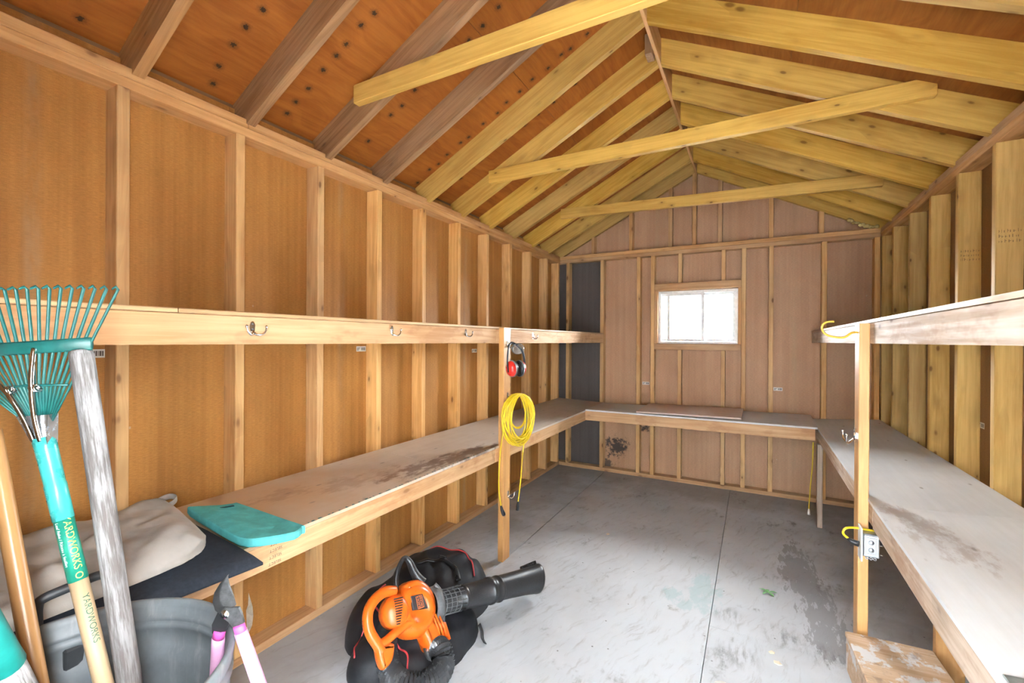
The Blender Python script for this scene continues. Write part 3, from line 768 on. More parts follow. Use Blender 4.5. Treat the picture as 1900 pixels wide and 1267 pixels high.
for x, z in ((0.952, 0.972), (2.154, 0.978)): sticker(wb, M.Translation((x, PY0 - 0.0006, z)) @ FB)
sticker(wr, M.Translation((XR + 0.0884, 3.130, 0.998)) @ FR)

# smudged, unreadable ink stamps on two right studs
rs_ = random.Random(9)
for y, z in ((3.137 + 0.041, 1.885), (2.331 + SP + 0.035, 1.90)):
    fy = S0 + round((y - S0) / SP) * SP - 0.0384
    q_ = []
    for r in range(3):
        x = XR + 0.010
        while x < XR + 0.078:
            w = rs_.uniform(0.003, 0.009); h = rs_.uniform(0.008, 0.015); zz_ = z - 0.022 * r
            q_.append(([V((x, fy, zz_)), V((x + w * 0.35, fy, zz_)), V((x + w * 0.35, fy, zz_ + h)), V((x, fy, zz_ + h))], [(0, 1, 2, 3)]))
            if rs_.random() < 0.6: q_.append(([V((x, fy - 0.0001, zz_ + h * .45)), V((x + w, fy - 0.0001, zz_ + h * .45)), V((x + w, fy - 0.0001, zz_ + h * .62)), V((x, fy - 0.0001, zz_ + h * .62))], [(0, 1, 2, 3)]))
            x += w + rs_.uniform(0.002, 0.006)
    mobj('ink_stamp', join(q_), INKF, wr, None, False, False)
# torn pale patch of paper face on the left hardboard, low beside the second stud
PEEL = plain('torn_paper_face', (0.52, 0.47, 0.38), 0.8, 0, 0.2, 0.2, 40)
pk = [(1.222, 0.248), (1.241, 0.174), (1.244, 0.129), (1.239, 0.089), (1.222, 0.060), (1.214, 0.099), (1.211, 0.172), (1.220, 0.193)]
mobj('torn_patch', prism(pk, 0.0008, M(((0, 0, 1, -0.0888), (1, 0, 0, 0), (0, 1, 0, 0), (0, 0, 0, 1)))), PEEL, wl, None, False)
# ------------------------------------------------------------------ hooks
def coat_hook(loc, label, mw):
    """double coat hook: back plate, a long upper arm and a short lower arm with ball tips"""
    t = thing('coat_hook', loc, label, 'hook', 'chrome coat hooks')
    def P(a, b, c): return mw @ V((a, b, c))          # a across, b up, c out of the board
    pl = []
    n = 14
    poly = [(0.0085 * math.cos(2 * math.pi * k / n) * (1.0 if math.sin(2 * math.pi * k / n) > 0 else 0.8), 0.019 * math.sin(2 * math.pi * k / n)) for k in range(n)]
    mobj('back_plate', prism(poly, 0.004, mw), CHROME, t, None, False)
    for s in (-1, 1):
        pts = smooth_path([P(0, -0.008, 0.004), P(0.004 * s, -0.017, 0.012), P(0.014 * s, -0.019, 0.020), P(0.024 * s, -0.011, 0.024), P(0.028 * s, 0.002, 0.024)], 4)
        r = [0.0042 - 0.0012 * i / (len(pts) - 1) for i in range(len(pts))]
        tube('arm', pts, r, CHROME, t, 8)
        mobj('ball_tip', lathe([(0.0048 * math.sin(a), 0.0048 * math.cos(a)) for a in [0.01 + math.pi * j / 6 * 0.995 for j in range(7)]], 8, M.Translation(P(0.028 * s, 0.004, 0.024))), CHROME, t)
    for b in (0.011, -0.004):
        mobj('screw', lathe([(0.0001, 0.0055), (0.003, 0.005), (0.0034, 0.004)], 8, mw @ M.Translation((0, b, 0))), DARK_METAL, t)
    return t
HX = lambda x, y, z: M.Translation((x, y, z)) @ M(((0, 0, 1, 0), (1, 0, 0, 0), (0, 1, 0, 0), (0, 0, 0, 1)))
HY = lambda x, y, z: M.Translation((x, y, z)) @ M(((1, 0, 0, 0), (0, 0, -1, 0), (0, 1, 0, 0), (0, 0, 0, 1)))
HNX = lambda x, y, z: M.Translation((x, y, z)) @ M(((0, 0, -1, 0), (-1, 0, 0, 0), (0, 1, 0, 0), (0, 0, 0, 1)))
for y, z, lab in ((0.866, 1.452, 'chrome double coat hook on the left shelf edge nearest the rake'),
                  (1.500, 1.458, 'chrome coat hook on the left shelf edge, second from the rake'),
                  (2.085, 1.460, 'chrome coat hook on the left shelf edge just before the post'),
                  (2.955, 1.452, 'chrome coat hook on the left shelf edge beyond the post')):
    coat_hook((XL, y, z), lab, HX(XL + 0.0003, y, z) @ M.Scale(1.15, 4))
coat_hook((XL + 0.0385, 2.506, 1.395), 'chrome hook on the left post holding the ear muffs', HX(XL + 0.0388, 2.506, 1.392) @ M.Scale(1.1, 4))
coat_hook((XL + 0.0385, 2.506, 1.06), 'chrome hook carrying the coiled yellow cord on the left post', HX(XL + 0.0388, 2.506, 1.062) @ M.Scale(1.2, 4))
coat_hook((XL + 0.0385, 2.520, 0.42), 'chrome hook low on the left post near the cord plugs', HX(XL + 0.0388, 2.520, 0.42) @ M.Scale(1.3, 4))
coat_hook((PX, 2.485, 1.0), 'chrome double coat hook half way up the right post', HNX(PX - 0.0003, 2.485, 1.0) @ M.Scale(1.75, 4))

# big yellow screw-in hook
YEL = plain('yellow_vinyl', (0.72, 0.44, 0.05), 0.35)
hk = thing('storage_hook', (PX, 2.46, 1.46), 'large yellow vinyl-coated hook screwed into the right post', 'hook')
tube('hook_rod', smooth_path([(PX + 0.004, 2.465, 1.459), (PX - 0.022, 2.463, 1.459), (PX - 0.052, 2.462, 1.438), (PX - 0.100, 2.460, 1.443), (PX - 0.128, 2.458, 1.462), (PX - 0.132, 2.457, 1.490), (PX - 0.115, 2.456, 1.508), (PX - 0.088, 2.456, 1.510)], 5), 0.0048, YEL, hk, 10)

# ------------------------------------------------------------------ ear muffs
RED = plain('ear_cup_red', (0.78, 0.03, 0.02), 0.3, 0, 0.5, 0.05)
BLK = plain('black_plastic', (0.020, 0.021, 0.023), 0.38, 0, 0.45, 0.2)
CUSH = plain('ear_cushion_black_vinyl', (0.012, 0.013, 0.015), 0.3, 0, 0.5, 0.2)
GREYP = plain('grey_plastic_ring', (0.20, 0.21, 0.22), 0.35, 0, 0.5)
em = thing('ear_muffs', (0.60, 2.50, 1.20), 'red and black ear muffs hanging from a hook on the left post', 'ear muffs')
EC = V((0.622, 2.500, 1.238))
cr = V((0.27, 0.96, 0)).normalized()                       # axis between the cups
def cup(s, c, tilt):
    ax = (cr * s + V((0, 0, tilt))).normalized()           # outward
    mw = frame(c, ax, V((0, 0, 1))) @ M.Rotation(math.pi / 2, 4, 'Y')   # local z -> outward
    S = M.Diagonal((1.18, 0.92, 1, 1))
    mobj('ear_cup', lathe([(0.0001, 0.031), (0.018, 0.030), (0.032, 0.024), (0.040, 0.012), (0.0425, 0.0)], 24, mw @ S), RED, em)
    mobj('cup_ring', lathe([(0.0425, 0.001), (0.0455, -0.001), (0.0455, -0.009), (0.040, -0.009)], 24, mw @ S), GREYP, em)
    mobj('ear_cushion', lathe([(0.040, -0.008), (0.045, -0.013), (0.043, -0.021), (0.033, -0.025), (0.022, -0.021), (0.020, -0.010), (0.0001, -0.008)], 24, mw @ S), CUSH, em)
cup(-1, EC - cr * 0.040, -0.12); cup(1, EC + cr * 0.040, 0.1)
top = V((0.588, 2.512, 1.395))
bp_ = smooth_path([EC - cr * 0.068 + V((0, 0, -0.02)), EC - cr * 0.078 + V((0, 0, 0.04)), EC - cr * 0.060 + V((-0.01, 0, 0.115)), top - cr * 0.02, top + cr * 0.02, EC + cr * 0.062 + V((-0.006, 0, 0.115)), EC + cr * 0.078 + V((0, 0, 0.04)), EC + cr * 0.068 + V((0, 0, -0.02))], 5)
tube('headband', bp_, 0.0085, BLK, em, 8, flat=(0.45, 1.0))
CLEAR = NT('clear_plastic', 0.08, 0.5)
CLEAR.b.inputs['Transmission Weight'].default_value = 0.85; CLEAR.b.inputs['IOR'].default_value = 1.3
CLEARM = CLEAR.done(CLEAR.mix(CLEAR.noise(CLEAR.coord(), 60, 2), (0.80, 0.82, 0.82), (0.92, 0.93, 0.93)))
sg = thing('safety_glasses', (0.60, 2.53, 1.36), 'clear plastic safety glasses hung over the ear muff band', 'safety glasses')
def lens(c, w, h, ang):
    vs, fs = [], []
    n, m = 14, 4
    d = V((math.sin(ang), math.cos(ang), 0)); nrm = V((math.cos(ang), -math.sin(ang), 0))
    for side in (0.0, 0.0018):
        for j in range(m + 1):
            r = j / m
            for k in range(n):
                a = 2 * math.pi * k / n
                vs.append(c + d * (w * r * math.cos(a)) + V((0, 0, h * r * math.sin(a))) + nrm * (0.012 * (1 - r * r) + side))
    for s in range(2):
        b = s * (m + 1) * n
        for j in range(m):
            for k in range(n):
                k2 = (k + 1) % n
                fs.append((b + j * n + k, b + j * n + k2, b + (j + 1) * n + k2, b + (j + 1) * n + k))
    b = (m + 1) * n
    for k in range(n):
        k2 = (k + 1) % n
        fs.append((m * n + k, m * n + k2, b + m * n + k2, b + m * n + k))
    return vs, fs
mobj('lens', lens(V((0.612, 2.545, 1.362)), 0.048, 0.034, 0.55), CLEARM, sg)
tube('lens_rim', [V((0.612, 2.545, 1.362)) + V((math.sin(.55), math.cos(.55), 0)) * (0.048 * math.cos(a)) + V((0, 0, 0.034 * math.sin(a))) for a in [2 * math.pi * k / 20 for k in range(20)]], 0.0016, GREYP, sg, 6, True)
tube('temple_arm', smooth_path([(0.588, 2.503, 1.365), (0.575, 2.50, 1.375), (0.568, 2.508, 1.392)], 4), 0.003, CLEARM, sg, 6)

# ------------------------------------------------------------------ yellow extension cord, coiled
CORD = plain('yellow_cord', (0.80, 0.58, 0.02), 0.35, 0, 0.5, 0.08)
ec = thing('extension_cord', (0.60, 2.54, 0.75), 'coiled yellow extension cord hanging from the left post', 'extension cord')
cd_ = V((0.34, 0.94, 0)).normalized(); cn_ = V((0.94, -0.34, 0))
cc = V((0.622, 2.525, 0.912))
rnd = random.Random(5)
pts = []
loops = 17
for L in range(loops):
    wv = 0.132 * rnd.uniform(0.62, 1.03); hv = 0.166 * rnd.uniform(0.84, 1.04)
    if L % 6 == 5: wv, hv = 0.07, 0.11
    off = V((0, 0, 0.166 - hv)) * 0.95 + cn_ * (rnd.uniform(-0.016, 0.030)) + cd_ * rnd.uniform(-0.016, 0.02)
    for k in range(22):
        a = math.pi / 2 + 2 * math.pi * k / 22
        pts.append(cc + off + cd_ * (wv * math.cos(a)) + V((0, 0, hv * math.sin(a))) + cn_ * (0.006 * math.sin(3 * a + L)))
sm_ = []
for i in range(len(pts)):       # blend successive loops
    a, b, c = pts[max(i - 1, 0)], pts[i], pts[min(i + 1, len(pts) - 1)]
    sm_.append((a + b * 2 + c) / 4)
tube('cord_coil', sm_, 0.0042, CORD, ec, 6)
tube('cord_tail', smooth_path([(0.600, 2.425, 0.96), (0.575, 2.405, 0.80), (0.560, 2.400, 0.62), (0.556, 2.405, 0.48), (0.560, 2.425, 0.375)], 5), 0.0042, CORD, ec, 6)
tube('cord_tail', smooth_path([(0.640, 2.60, 0.80), (0.625, 2.590, 0.66), (0.615, 2.585, 0.50), (0.600, 2.580, 0.36)], 5), 0.0042, CORD, ec, 6)
pg = tube('plug', [(0.560, 2.424, 0.378), (0.562, 2.432, 0.350), (0.567, 2.442, 0.325), (0.569, 2.447, 0.313)], [0.006, 0.010, 0.013, 0.012], BLK, ec, 10)
tube('prong', [(0.566, 2.452, 0.314), (0.569, 2.458, 0.298)], 0.0022, CHROME, pg, 6)
tube('connector', [(0.600, 2.580, 0.362), (0.598, 2.579, 0.335), (0.596, 2.578, 0.305)], [0.006, 0.010, 0.011], BLK, ec, 10)

# ------------------------------------------------------------------ electrical box and its cord on the right post
GALV = plain('galvanised_bright', (0.40, 0.43, 0.45), 0.42, 0.85, 0.5, 0.15, 50)
WHT = plain('white_plastic', (0.80, 0.80, 0.78), 0.4)
eb = thing('outlet_box', (PX + 0.03, 2.40, 0.47), 'metal electrical outlet box fixed to the right post', 'outlet box')
BX0, BX1, BY0, BY1, BZ0, BZ1 = PX + 0.006, PX + 0.064, 2.376, 2.438, 0.506, 0.604
bx('box_body', BX0, BX1, BY0, BY1, BZ0, BZ1, 'z', GALV, eb, 0.004)
bx('cover_plate', BX0 + 0.004, BX1 - 0.004, BY0 - 0.003, BY0 - 0.0002, BZ0 + 0.006, BZ1 - 0.006, 'z', GALV, eb, 0.001)
mobj('raised_frame', join([bar(BX0 + 0.010, BX0 + 0.014, BZ0 + 0.014, BZ1 - 0.014, BY0 - 0.006, BY0 - 0.0032), bar(BX1 - 0.014, BX1 - 0.010, BZ0 + 0.014, BZ1 - 0.014, BY0 - 0.006, BY0 - 0.0032), bar(BX0 + 0.014, BX1 - 0.014, BZ0 + 0.014, BZ0 + 0.018, BY0 - 0.006, BY0 - 0.0032), bar(BX0 + 0.014, BX1 - 0.014, BZ1 - 0.018, BZ1 - 0.014, BY0 - 0.006, BY0 - 0.0032)]), GALV, eb, None, False)
for z in (BZ0 + 0.032, BZ1 - 0.034):
    mobj('knockout', lathe([(0.0001, 0.002), (0.009, 0.002), (0.010, 0.0)], 14, M.Translation(((BX0 + BX1) / 2, BY0 - 0.0032, z)) @ M.Rotation(math.pi / 2, 4, 'X')), GALV, eb)
for x in (BX0 + 0.016, BX0 + 0.029, BX0 + 0.042):
    mobj('mounting_tab', lathe([(0.003, 0.0), (0.003, 0.003), (0.0065, 0.003), (0.0065, 0.0), (0.003, 0.0)], 12, M.Translation((x, BY0 + 0.005, BZ0 - 0.005)) @ M.Rotation(math.pi / 2, 4, 'X')), GALV, eb)
for z in (BZ0 + 0.014, BZ0 + 0.052, BZ1 - 0.012):
    tube('screw', [(BX1, BY0 + 0.012, z), (BX1 + 0.012, BY0 + 0.010, z - 0.001)], 0.0018, CHROME, eb, 6)
bx('outlet_face', BX0 - 0.007, BX0 - 0.0005, BY0 - 0.006, BY1 - 0.004, BZ0 - 0.022, BZ1 + 0.022, 'z', WHT, eb, 0.002)
pc = thing('power_cord', (PX - 0.02, 2.40, 0.53), 'yellow power cord plugged into the metal outlet box on the right post', 'power cord')
tube('cord', smooth_path([(PX - 0.040, 2.405, 0.562), (PX - 0.055, 2.402, 0.575), (PX - 0.058, 2.40, 0.590), (PX - 0.046, 2.402, 0.606), (PX - 0.012, 2.412, 0.610), (PX + 0.040, 2.420, 0.607), (PX + 0.085, 2.44, 0.604), (PX + 0.13, 2.50, 0.595)], 5), 0.0048, CORD, pc, 8)
tube('plug', [(PX - 0.044, 2.405, 0.560), (PX - 0.030, 2.404, 0.553), (PX - 0.014, 2.402, 0.548), (PX - 0.0025, 2.401, 0.546)], [0.006, 0.010, 0.0125, 0.013], BLK, pc, 10)
tube('white_cable', smooth_path([(BX1 - 0.008, 2.40, BZ1 + 0.001), (BX1 + 0.004, 2.405, BZ1 + 0.030), (BX1 + 0.020, 2.42, BZ1 + 0.055), (BX1 + 0.05, 2.46, BZ1 + 0.056)], 5), 0.0035, WHT, eb, 6)
# second cord end hanging beside the short leg at the back
sc_ = thing('power_cord', (2.372, 4.18, 0.12), 'thin yellow cord hanging behind the short leg at the back bench', 'power cord')
tube('cord', smooth_path([(2.368, 4.20, 0.630), (2.364, 4.205, 0.45), (2.352, 4.205, 0.28), (2.345, 4.205, 0.15), (2.343, 4.205, 0.10)], 5), 0.004, CORD, sc_, 6)
tube('plug', [(2.343, 4.205, 0.10), (2.343, 4.205, 0.07), (2.343, 4.205, 0.055)], [0.007, 0.011, 0.011], WHT, sc_, 8)

# ------------------------------------------------------------------ litter on the floor
LEAF = plain('green_leaf', (0.16, 0.42, 0.14), 0.5, 0, 0.4, 0.25, 40)
def leaf_blade(c, ang, L, w, lift=0.006):
    d = V((math.cos(ang), math.sin(ang), 0)); s = V((-d.y, d.x, 0)); vs = []
    for k in range(6):
        t = k / 5; ww = w * math.sin(math.pi * min(0.98, t * 0.95 + 0.03)); h = 0.002 + lift * math.sin(math.pi * t)
        vs += [c + d * (L * t) + s * ww + V((0, 0, h)), c + d * (L * t) + V((0, 0, h - 0.0015)), c + d * (L * t) - s * ww + V((0, 0, h))]
    fs = []
    for k in range(5):
        b = 3 * k
        fs += [(b, b + 1, b + 4, b + 3), (b + 1, b + 2, b + 5, b + 4)]
    return vs, fs
lf = thing('leaf', (2.03, 2.89, 0.0), 'small green leaf on the floor left of the damp patch', 'leaf')
for k, (a, L) in enumerate(((2.6, 0.05), (0.4, 0.05), (-0.9, 0.045), (1.7, 0.035), (-2.3, 0.04))):
    mobj('leaflet', leaf_blade(V((2.03, 2.895, 0)), a, L, 0.009), LEAF, lf, None, True, False)
CHIP = plain('wood_chip', (0.72, 0.62, 0.46), 0.6)
for k, (x, y, a, L, lab) in enumerate(((2.030, 2.345, 0.4, 0.028, 'smaller pale wood chip on the floor near the cross seam'), (2.050, 2.280, -0.3, 0.036, 'larger pale wood chip on the floor nearest the step box'), (1.02, 3.20, 1.1, 0.03, 'curled pale chip on the floor near the left floor seam'))):
    d = V((math.cos(a), math.sin(a), 0)); s = V((-d.y, d.x, 0)); c = V((x, y, 0))
    top_ = [c + d * L * .5 + V((0, 0, .004)), c + s * L * .3 + d * L * .1 + V((0, 0, .006)), c - d * L * .45 + s * L * .12 + V((0, 0, .004)), c - d * L * .3 - s * L * .28 + V((0, 0, .003)), c + d * L * .25 - s * L * .3 + V((0, 0, .005))]
    vs = top_ + [p - V((0, 0, p.z - 0.0003)) for p in top_]
    o = mobj('wood_chip', (vs, [(0, 1, 2, 3, 4), (9, 8, 7, 6, 5)] + [(i, (i + 1) % 5, 5 + (i + 1) % 5, 5 + i) for i in range(5)]), CHIP, None, None, False)
    tag(o, lab, 'wood chip', 'pale chips on the floor')
lid = mobj('plastic_lid', lathe([(0.0001, 0.010), (0.030, 0.010), (0.034, 0.007), (0.035, 0.0)], 28, M.Translation((1.845, 2.005, 0.0005))), WHT, None)
tag(lid, 'small round white lid on the floor at the near edge', 'lid')
# ------------------------------------------------------------------ grey bin
BINM = NT('bin_grey_plastic', 0.5, 0.4)
_f = BINM.noise(BINM.coord(), 7, 5, 0.7)
_d = BINM.noise(BINM.vm('MULTIPLY', BINM.coord(), (30, 30, 4)), 1.0, 4, 0.7)
_c = BINM.mix(BINM.mr(_f, 0.35, 0.7), (0.165, 0.185, 0.197), (0.125, 0.14, 0.15))
_c = BINM.mix(BINM.ma('MULTIPLY', BINM.mr(_d, 0.52, 0.72), 0.4), _c, (0.30, 0.30, 0.295))
BIN = BINM.done(_c)
BCX, BCY, BZ = 0.862, 0.322, 0.80
bn = thing('bin', (BCX, BCY, 0.0), 'large round grey plastic bin holding long-handled garden tools', 'bin')
prof = [(0.0001, 0.0), (0.200, 0.0), (0.206, 0.01), (0.242, 0.66), (0.250, 0.70), (0.250, 0.732), (0.256, 0.738), (0.256, 0.748), (0.251, 0.754), (0.251, 0.764), (0.257, 0.769), (0.260, 0.795),
        (0.257, BZ), (0.250, BZ - 0.002), (0.247, 0.785), (0.245, 0.768), (0.2405, 0.764), (0.2405, 0.756), (0.244, 0.752), (0.239, 0.748), (0.239, 0.738), (0.2425, 0.734), (0.241, 0.70), (0.233, 0.685), (0.2325, 0.66), (0.198, 0.03), (0.19, 0.02), (0.0001, 0.02)]
mobj('bin_body', lathe(prof, 56, M.Translation((BCX, BCY, 0))), BIN, bn)
BLKR = plain('black_rubberised_bar', (0.030, 0.033, 0.036), 0.45, 0, 0.4, 0.25, 20)
tube('carry_handle', smooth_path([(0.598, 0.352, 0.752), (0.600, 0.352, 0.800), (0.599, 0.353, 0.838), (0.603, 0.362, 0.853), (0.6085, 0.405, 0.860), (0.6135, 0.450, 0.865), (0.617, 0.464, 0.857), (0.619, 0.468, 0.838), (0.621, 0.470, 0.780), (0.622, 0.470, 0.752)], 4), 0.0105, BLKR, bn, 10)
for y, x in ((0.352, 0.601), (0.470, 0.624)):
    bx('handle_socket', x - 0.014, x + 0.010, y - 0.020, y + 0.020, 0.735, 0.775, 'z', BIN, bn, 0.004)
bx('inner_latch', 0.622, 0.640, 0.385, 0.425, 0.690, 0.735, 'z', BLKR, bn, 0.004)

# ------------------------------------------------------------------ rake
WOODH = wood('tool_handle_ash', (0.46, 0.33, 0.19), (0.28, 0.18, 0.09), 0.3, 0.8, 0.35)
TEAL = plain('teal_plastic', (0.012, 0.21, 0.19), 0.35, 0, 0.5, 0.15, 30)
TEALD = plain('teal_dark_paint', (0.010, 0.115, 0.105), 0.4, 0, 0.5, 0.2, 40)
TEALL = plain('teal_light_sleeve', (0.045, 0.36, 0.34), 0.3, 0, 0.5, 0.15, 25)
LABEL = plain('label_green', (0.012, 0.22, 0.15), 0.4, 0, 0.5, 0.15, 60)
YTXT = plain('label_yellow', (0.75, 0.68, 0.10), 0.5)
WTXT = plain('label_white', (0.80, 0.80, 0.76), 0.5)
GTXT = plain('print_green', (0.03, 0.11, 0.08), 0.6)
rk_ = thing('leaf_rake', (1.01, 0.434, 0.20), 'teal metal leaf rake standing tines up in the grey bin', 'rake')
RF = V((0.755, 0.3205, 1.225))                       # ferrule
Rb = V((0.868, 0.371, 0.770))
hd = (Rb - RF).normalized()
Rend = Rb + hd * ((0.770 - 0.20) / -hd.z)
RR = 0.0142
def hp(t): return RF + hd * t                        # point t metres below the ferrule
Ltot = (Rend - RF).length
hm = frame(hp(Ltot / 2 + 0.14), hd, V((1, 0, 0)))
mobj('handle', sweep([hp(0.275), hp(0.45), hp(0.7), hp(Ltot)], RR, 14), WOODH, rk_, frame(hp(0.5), hd, V((1, 0, 0))))
mobj('grip_sleeve', sweep([hp(0.0), hp(0.02), hp(0.09), hp(0.092), hp(0.16)], [0.0175, 0.0165, 0.0155, 0.0165, 0.0158], 14), TEALL, rk_)
lb_ = mobj('label_sleeve', sweep([hp(0.16), hp(0.278)], RR + 0.0008, 18), LABEL, rk_)
def wrap_text(name, body, size, t, ang, rad, mat, par, face):
    """lettering wrapped on the handle, reading down its length; face = direction it looks at"""
    me = text_mesh(body, size, mat)
    fz = (face - hd * face.dot(hd)).normalized(); sx_ = hd.cross(fz)
    for v in me.vertices:
        a = v.co.y / rad + ang
        v.co = hp(t) + hd * v.co.x + (fz * math.cos(a) - sx_ * math.sin(a)) * rad
    me.update()
    return link(name, me, par)
tocam = (CAM - hp(0.2)).normalized()
wrap_text('brand_lettering', 'YARDWORKS', 0.0165, 0.205, 0.22, RR + 0.0013, YTXT, lb_, tocam)
wrap_text('small_lettering', 'Leaf Rake / Râteau à feuilles', 0.0075, 0.205, -0.75, RR + 0.0013, WTXT, lb_, tocam)
wrap_text('round_badge', 'O', 0.016, 0.268, 0.15, RR + 0.0013, YTXT, lb_, tocam)
wrap_text('brand_lettering', 'YARDWORKS', 0.0150, 0.352, 0.30, RR + 0.0005, GTXT, rk_, tocam)
# head
A1 = (V((0.712, 0.298, 1.397)) - V((0.755, 0.3205, 1.225))).normalized()
Dx = V((0.879, 0.477, 0.07)).normalized(); Nx = Dx.cross(A1).normalized()   # Nx towards wall/camera side
if Nx.dot(CAM - RF) < 0: Nx = -Nx
def rp(t, d, n=0.0): return RF + A1 * t + Dx * d + Nx * n
SILV = plain('zinc_plate', (0.55, 0.57, 0.58), 0.25, 0.9, 0.5, 0.15, 60)
fe = prism([(-0.014, -0.012), (0.014, -0.012), (0.030, 0.045), (-0.030, 0.045)], 0.020, M(((Dx.x, A1.x, Nx.x, 0), (Dx.y, A1.y, Nx.y, 0), (Dx.z, A1.z, Nx.z, 0), (0, 0, 0, 1))) )
fe = ([v + RF - Nx * 0.010 for v in fe[0]], fe[1])
mobj('ferrule_bracket', fe, SILV, rk_, None, False)
NT_ = 10
for i in range(-NT_, NT_ + 1):
    a = abs(i) / NT_
    base = rp(0.030, i * 0.0024, 0.0); knee = rp(0.105 - 0.015 * a * a, i * 0.0075, 0.004); bar_ = rp(0.178 - 0.004 * a, i * 0.0136, 0.002)
    tip = rp(0.292 - 0.012 * a * a, i * 0.0215, -0.002); hook = tip + A1 * 0.004 + Nx * 0.018 + Dx * 0.004
    vs, fs = sweep([base, knee, bar_, tip, tip + A1 * 0.005 + Nx * 0.004, hook - A1 * 0.006], [0.0022, 0.0026, 0.0030, 0.0030, 0.0028, 0.0022], 6, False, True, (0.55, 1.0))
    mobj('tine', (vs, fs), TEALD, rk_)
mobj('crossbar', sweep([rp(0.177, -0.142, 0.0035), rp(0.177, 0.142, 0.0035)], 0.0125, 8, False, True, (1.0, 0.35)), TEALD, rk_)
mobj('spacer_wire', sweep([rp(0.100, -0.078, 0.005), rp(0.104, 0.0, 0.007), rp(0.100, 0.078, 0.005)], 0.0022, 6), TEALD, rk_)
for s, x in ((1, 0.036), (-1, -0.055)):
    tube('brace_wire', smooth_path([rp(-0.005, 0.006 * s, 0.013), rp(0.040, 0.010 * s, 0.016), rp(0.090, 0.022 * s, 0.020), rp(0.125, x * 0.8, 0.018), rp(0.175, x, 0.008)], 5), 0.0042, CHROME, rk_, 8)
    coil = []
    for k in range(28):
        q = 2 * math.pi * k / 10
        coil.append(rp(0.098, 0.024 * s + 0.002, 0.016) + Dx * (0.0017 * k / 4 - 0.005) + A1 * (0.0062 * math.cos(q)) + Nx * (0.0062 * math.sin(q)))
    tube('brace_spring', coil, 0.0022, CHROME, rk_, 6)

# ------------------------------------------------------------------ other handles in the bin
def weathered():
    n = NT('handle_weathered_grey', 0.8, 0.2)
    p = n.coord()
    a = n.noise(n.vm('MULTIPLY', p, (16, 190, 190)), 1.0, 4, 0.65)
    b = n.noise(n.vm('MULTIPLY', p, (5, 30, 30)), 1.0, 3, 0.6)
    s = n.sep(p)
    c = n.mix(n.mr(n.ma('ADD', a, n.ma('MULTIPLY', n.ma('SUBTRACT', b, 0.5), 0.7)), 0.38, 0.68), (0.31, 0.31, 0.315), (0.125, 0.115, 0.11))
    c = n.mix(n.ma('MULTIPLY', n.mr(n.ma('ADD', s[0], n.mr(b, 0.3, 0.7, -0.1, 0.1)), 0.15, 0.75), 0.55), c, (0.105, 0.09, 0.085))
    n.bump(a, 0.6, 0.003)
    return n.done(c)
GREYW = weathered()
ph = thing('tool_handle', (0.98, 0.45, 0.03), 'thick weathered grey wooden handle leaning in the bin beside the rake', 'tool handle')
P1_, P2_ = V((0.817, 0.354, 1.394)), V((0.888, 0.404, 0.755))
pdv = (P2_ - P1_).normalized(); P3_ = P2_ + pdv * ((0.755 - 0.04) / -pdv.z)
mobj('handle', sweep([P1_ + pdv * 0.000, P1_ + pdv * 0.0025, P1_ + pdv * 0.010, P1_ + pdv * 0.3, P2_, P3_], [0.012, 0.0165, 0.0185, 0.0185, 0.019, 0.019], 18), GREYW, ph, frame(P1_, pdv, V((1, 0, 0))))
HONEY = wood('handle_varnished_honey', (0.40, 0.23, 0.10), (0.26, 0.13, 0.05), 0.2, 0.8, 0.15, 0.3, 0.02)
h2 = thing('tool_handle', (0.88, 0.31, 0.03), 'slim varnished honey-brown wooden handle left of the rake in the bin', 'tool handle')
Q1, Q2 = V((0.640, 0.281, 1.215)), V((0.812, 0.297, 0.800))
qd = (Q2 - Q1).normalized(); Q0 = Q1 - qd * 0.02; Q3 = Q2 + qd * (0.62)
mobj('handle', sweep([Q0, Q1, Q2, Q3], 0.0148, 16), HONEY, h2, frame(Q1, qd, V((1, 0, 0))))
h3 = thing('tool_handle', (1.0, 0.30, 0.03), 'grey wooden handle with teal plastic grip at the near side of the bin', 'tool handle')
T1, T2 = V((0.972, 0.177, 1.074)), V((0.914, 0.236, 0.897))
td = (T2 - T1).normalized()
mobj('handle', sweep([T2 - td * 0.01, T2 + td * 0.06, T2 + td * 0.145], [0.0215, 0.021, 0.0205], 18), GREYW, h3, frame(T2, td, V((1, 0, 0))))
mobj('grip', sweep([T1 - td * 0.10, T1 - td * 0.096, T1, T2 - td * 0.03, T2 - td * 0.002, T2], [0.014, 0.018, 0.021, 0.0225, 0.0235, 0.0225], 18), TEAL, h3)

# ------------------------------------------------------------------ pink loppers hung over the bin rim
PINK = plain('pink_handle', (0.60, 0.32, 0.49), 0.45, 0, 0.5, 0.08, 30)
MAG = plain('magenta_collar', (0.72, 0.10, 0.42), 0.4)
BLADE = plain('worn_steel_blade', (0.20, 0.205, 0.21), 0.4, 0.75, 0.5, 0.35, 60)
lp = thing('loppers', (0.985, 0.525, 0.80), 'pink-handled bypass loppers hung over the rim of the grey bin', 'loppers')
LP = V((0.9850, 0.5320, 0.846)); LK = 0.937 / F_PX                    # metres per photo pixel here
lr = V((0.879, 0.477, 0)); ln = V((0.477, -0.879, 0))               # right, towards viewer
def L(u, v, c=0.0): return LP + lr * ((u - 412) * LK) + V((0, 0, (1137 - v) * LK)) + ln * c
lm = M(((lr.x, 0, ln.x, LP.x), (lr.y, 0, ln.y, LP.y), (lr.z, 1, ln.z, LP.z), (0, 0, 0, 1)))
def lpoly(pts): return [((u - 412) * LK, (1137 - v) * LK) for u, v in pts]
z3 = lambda u, v: (240 + u / 5.838, 1050 + v / 5.838)
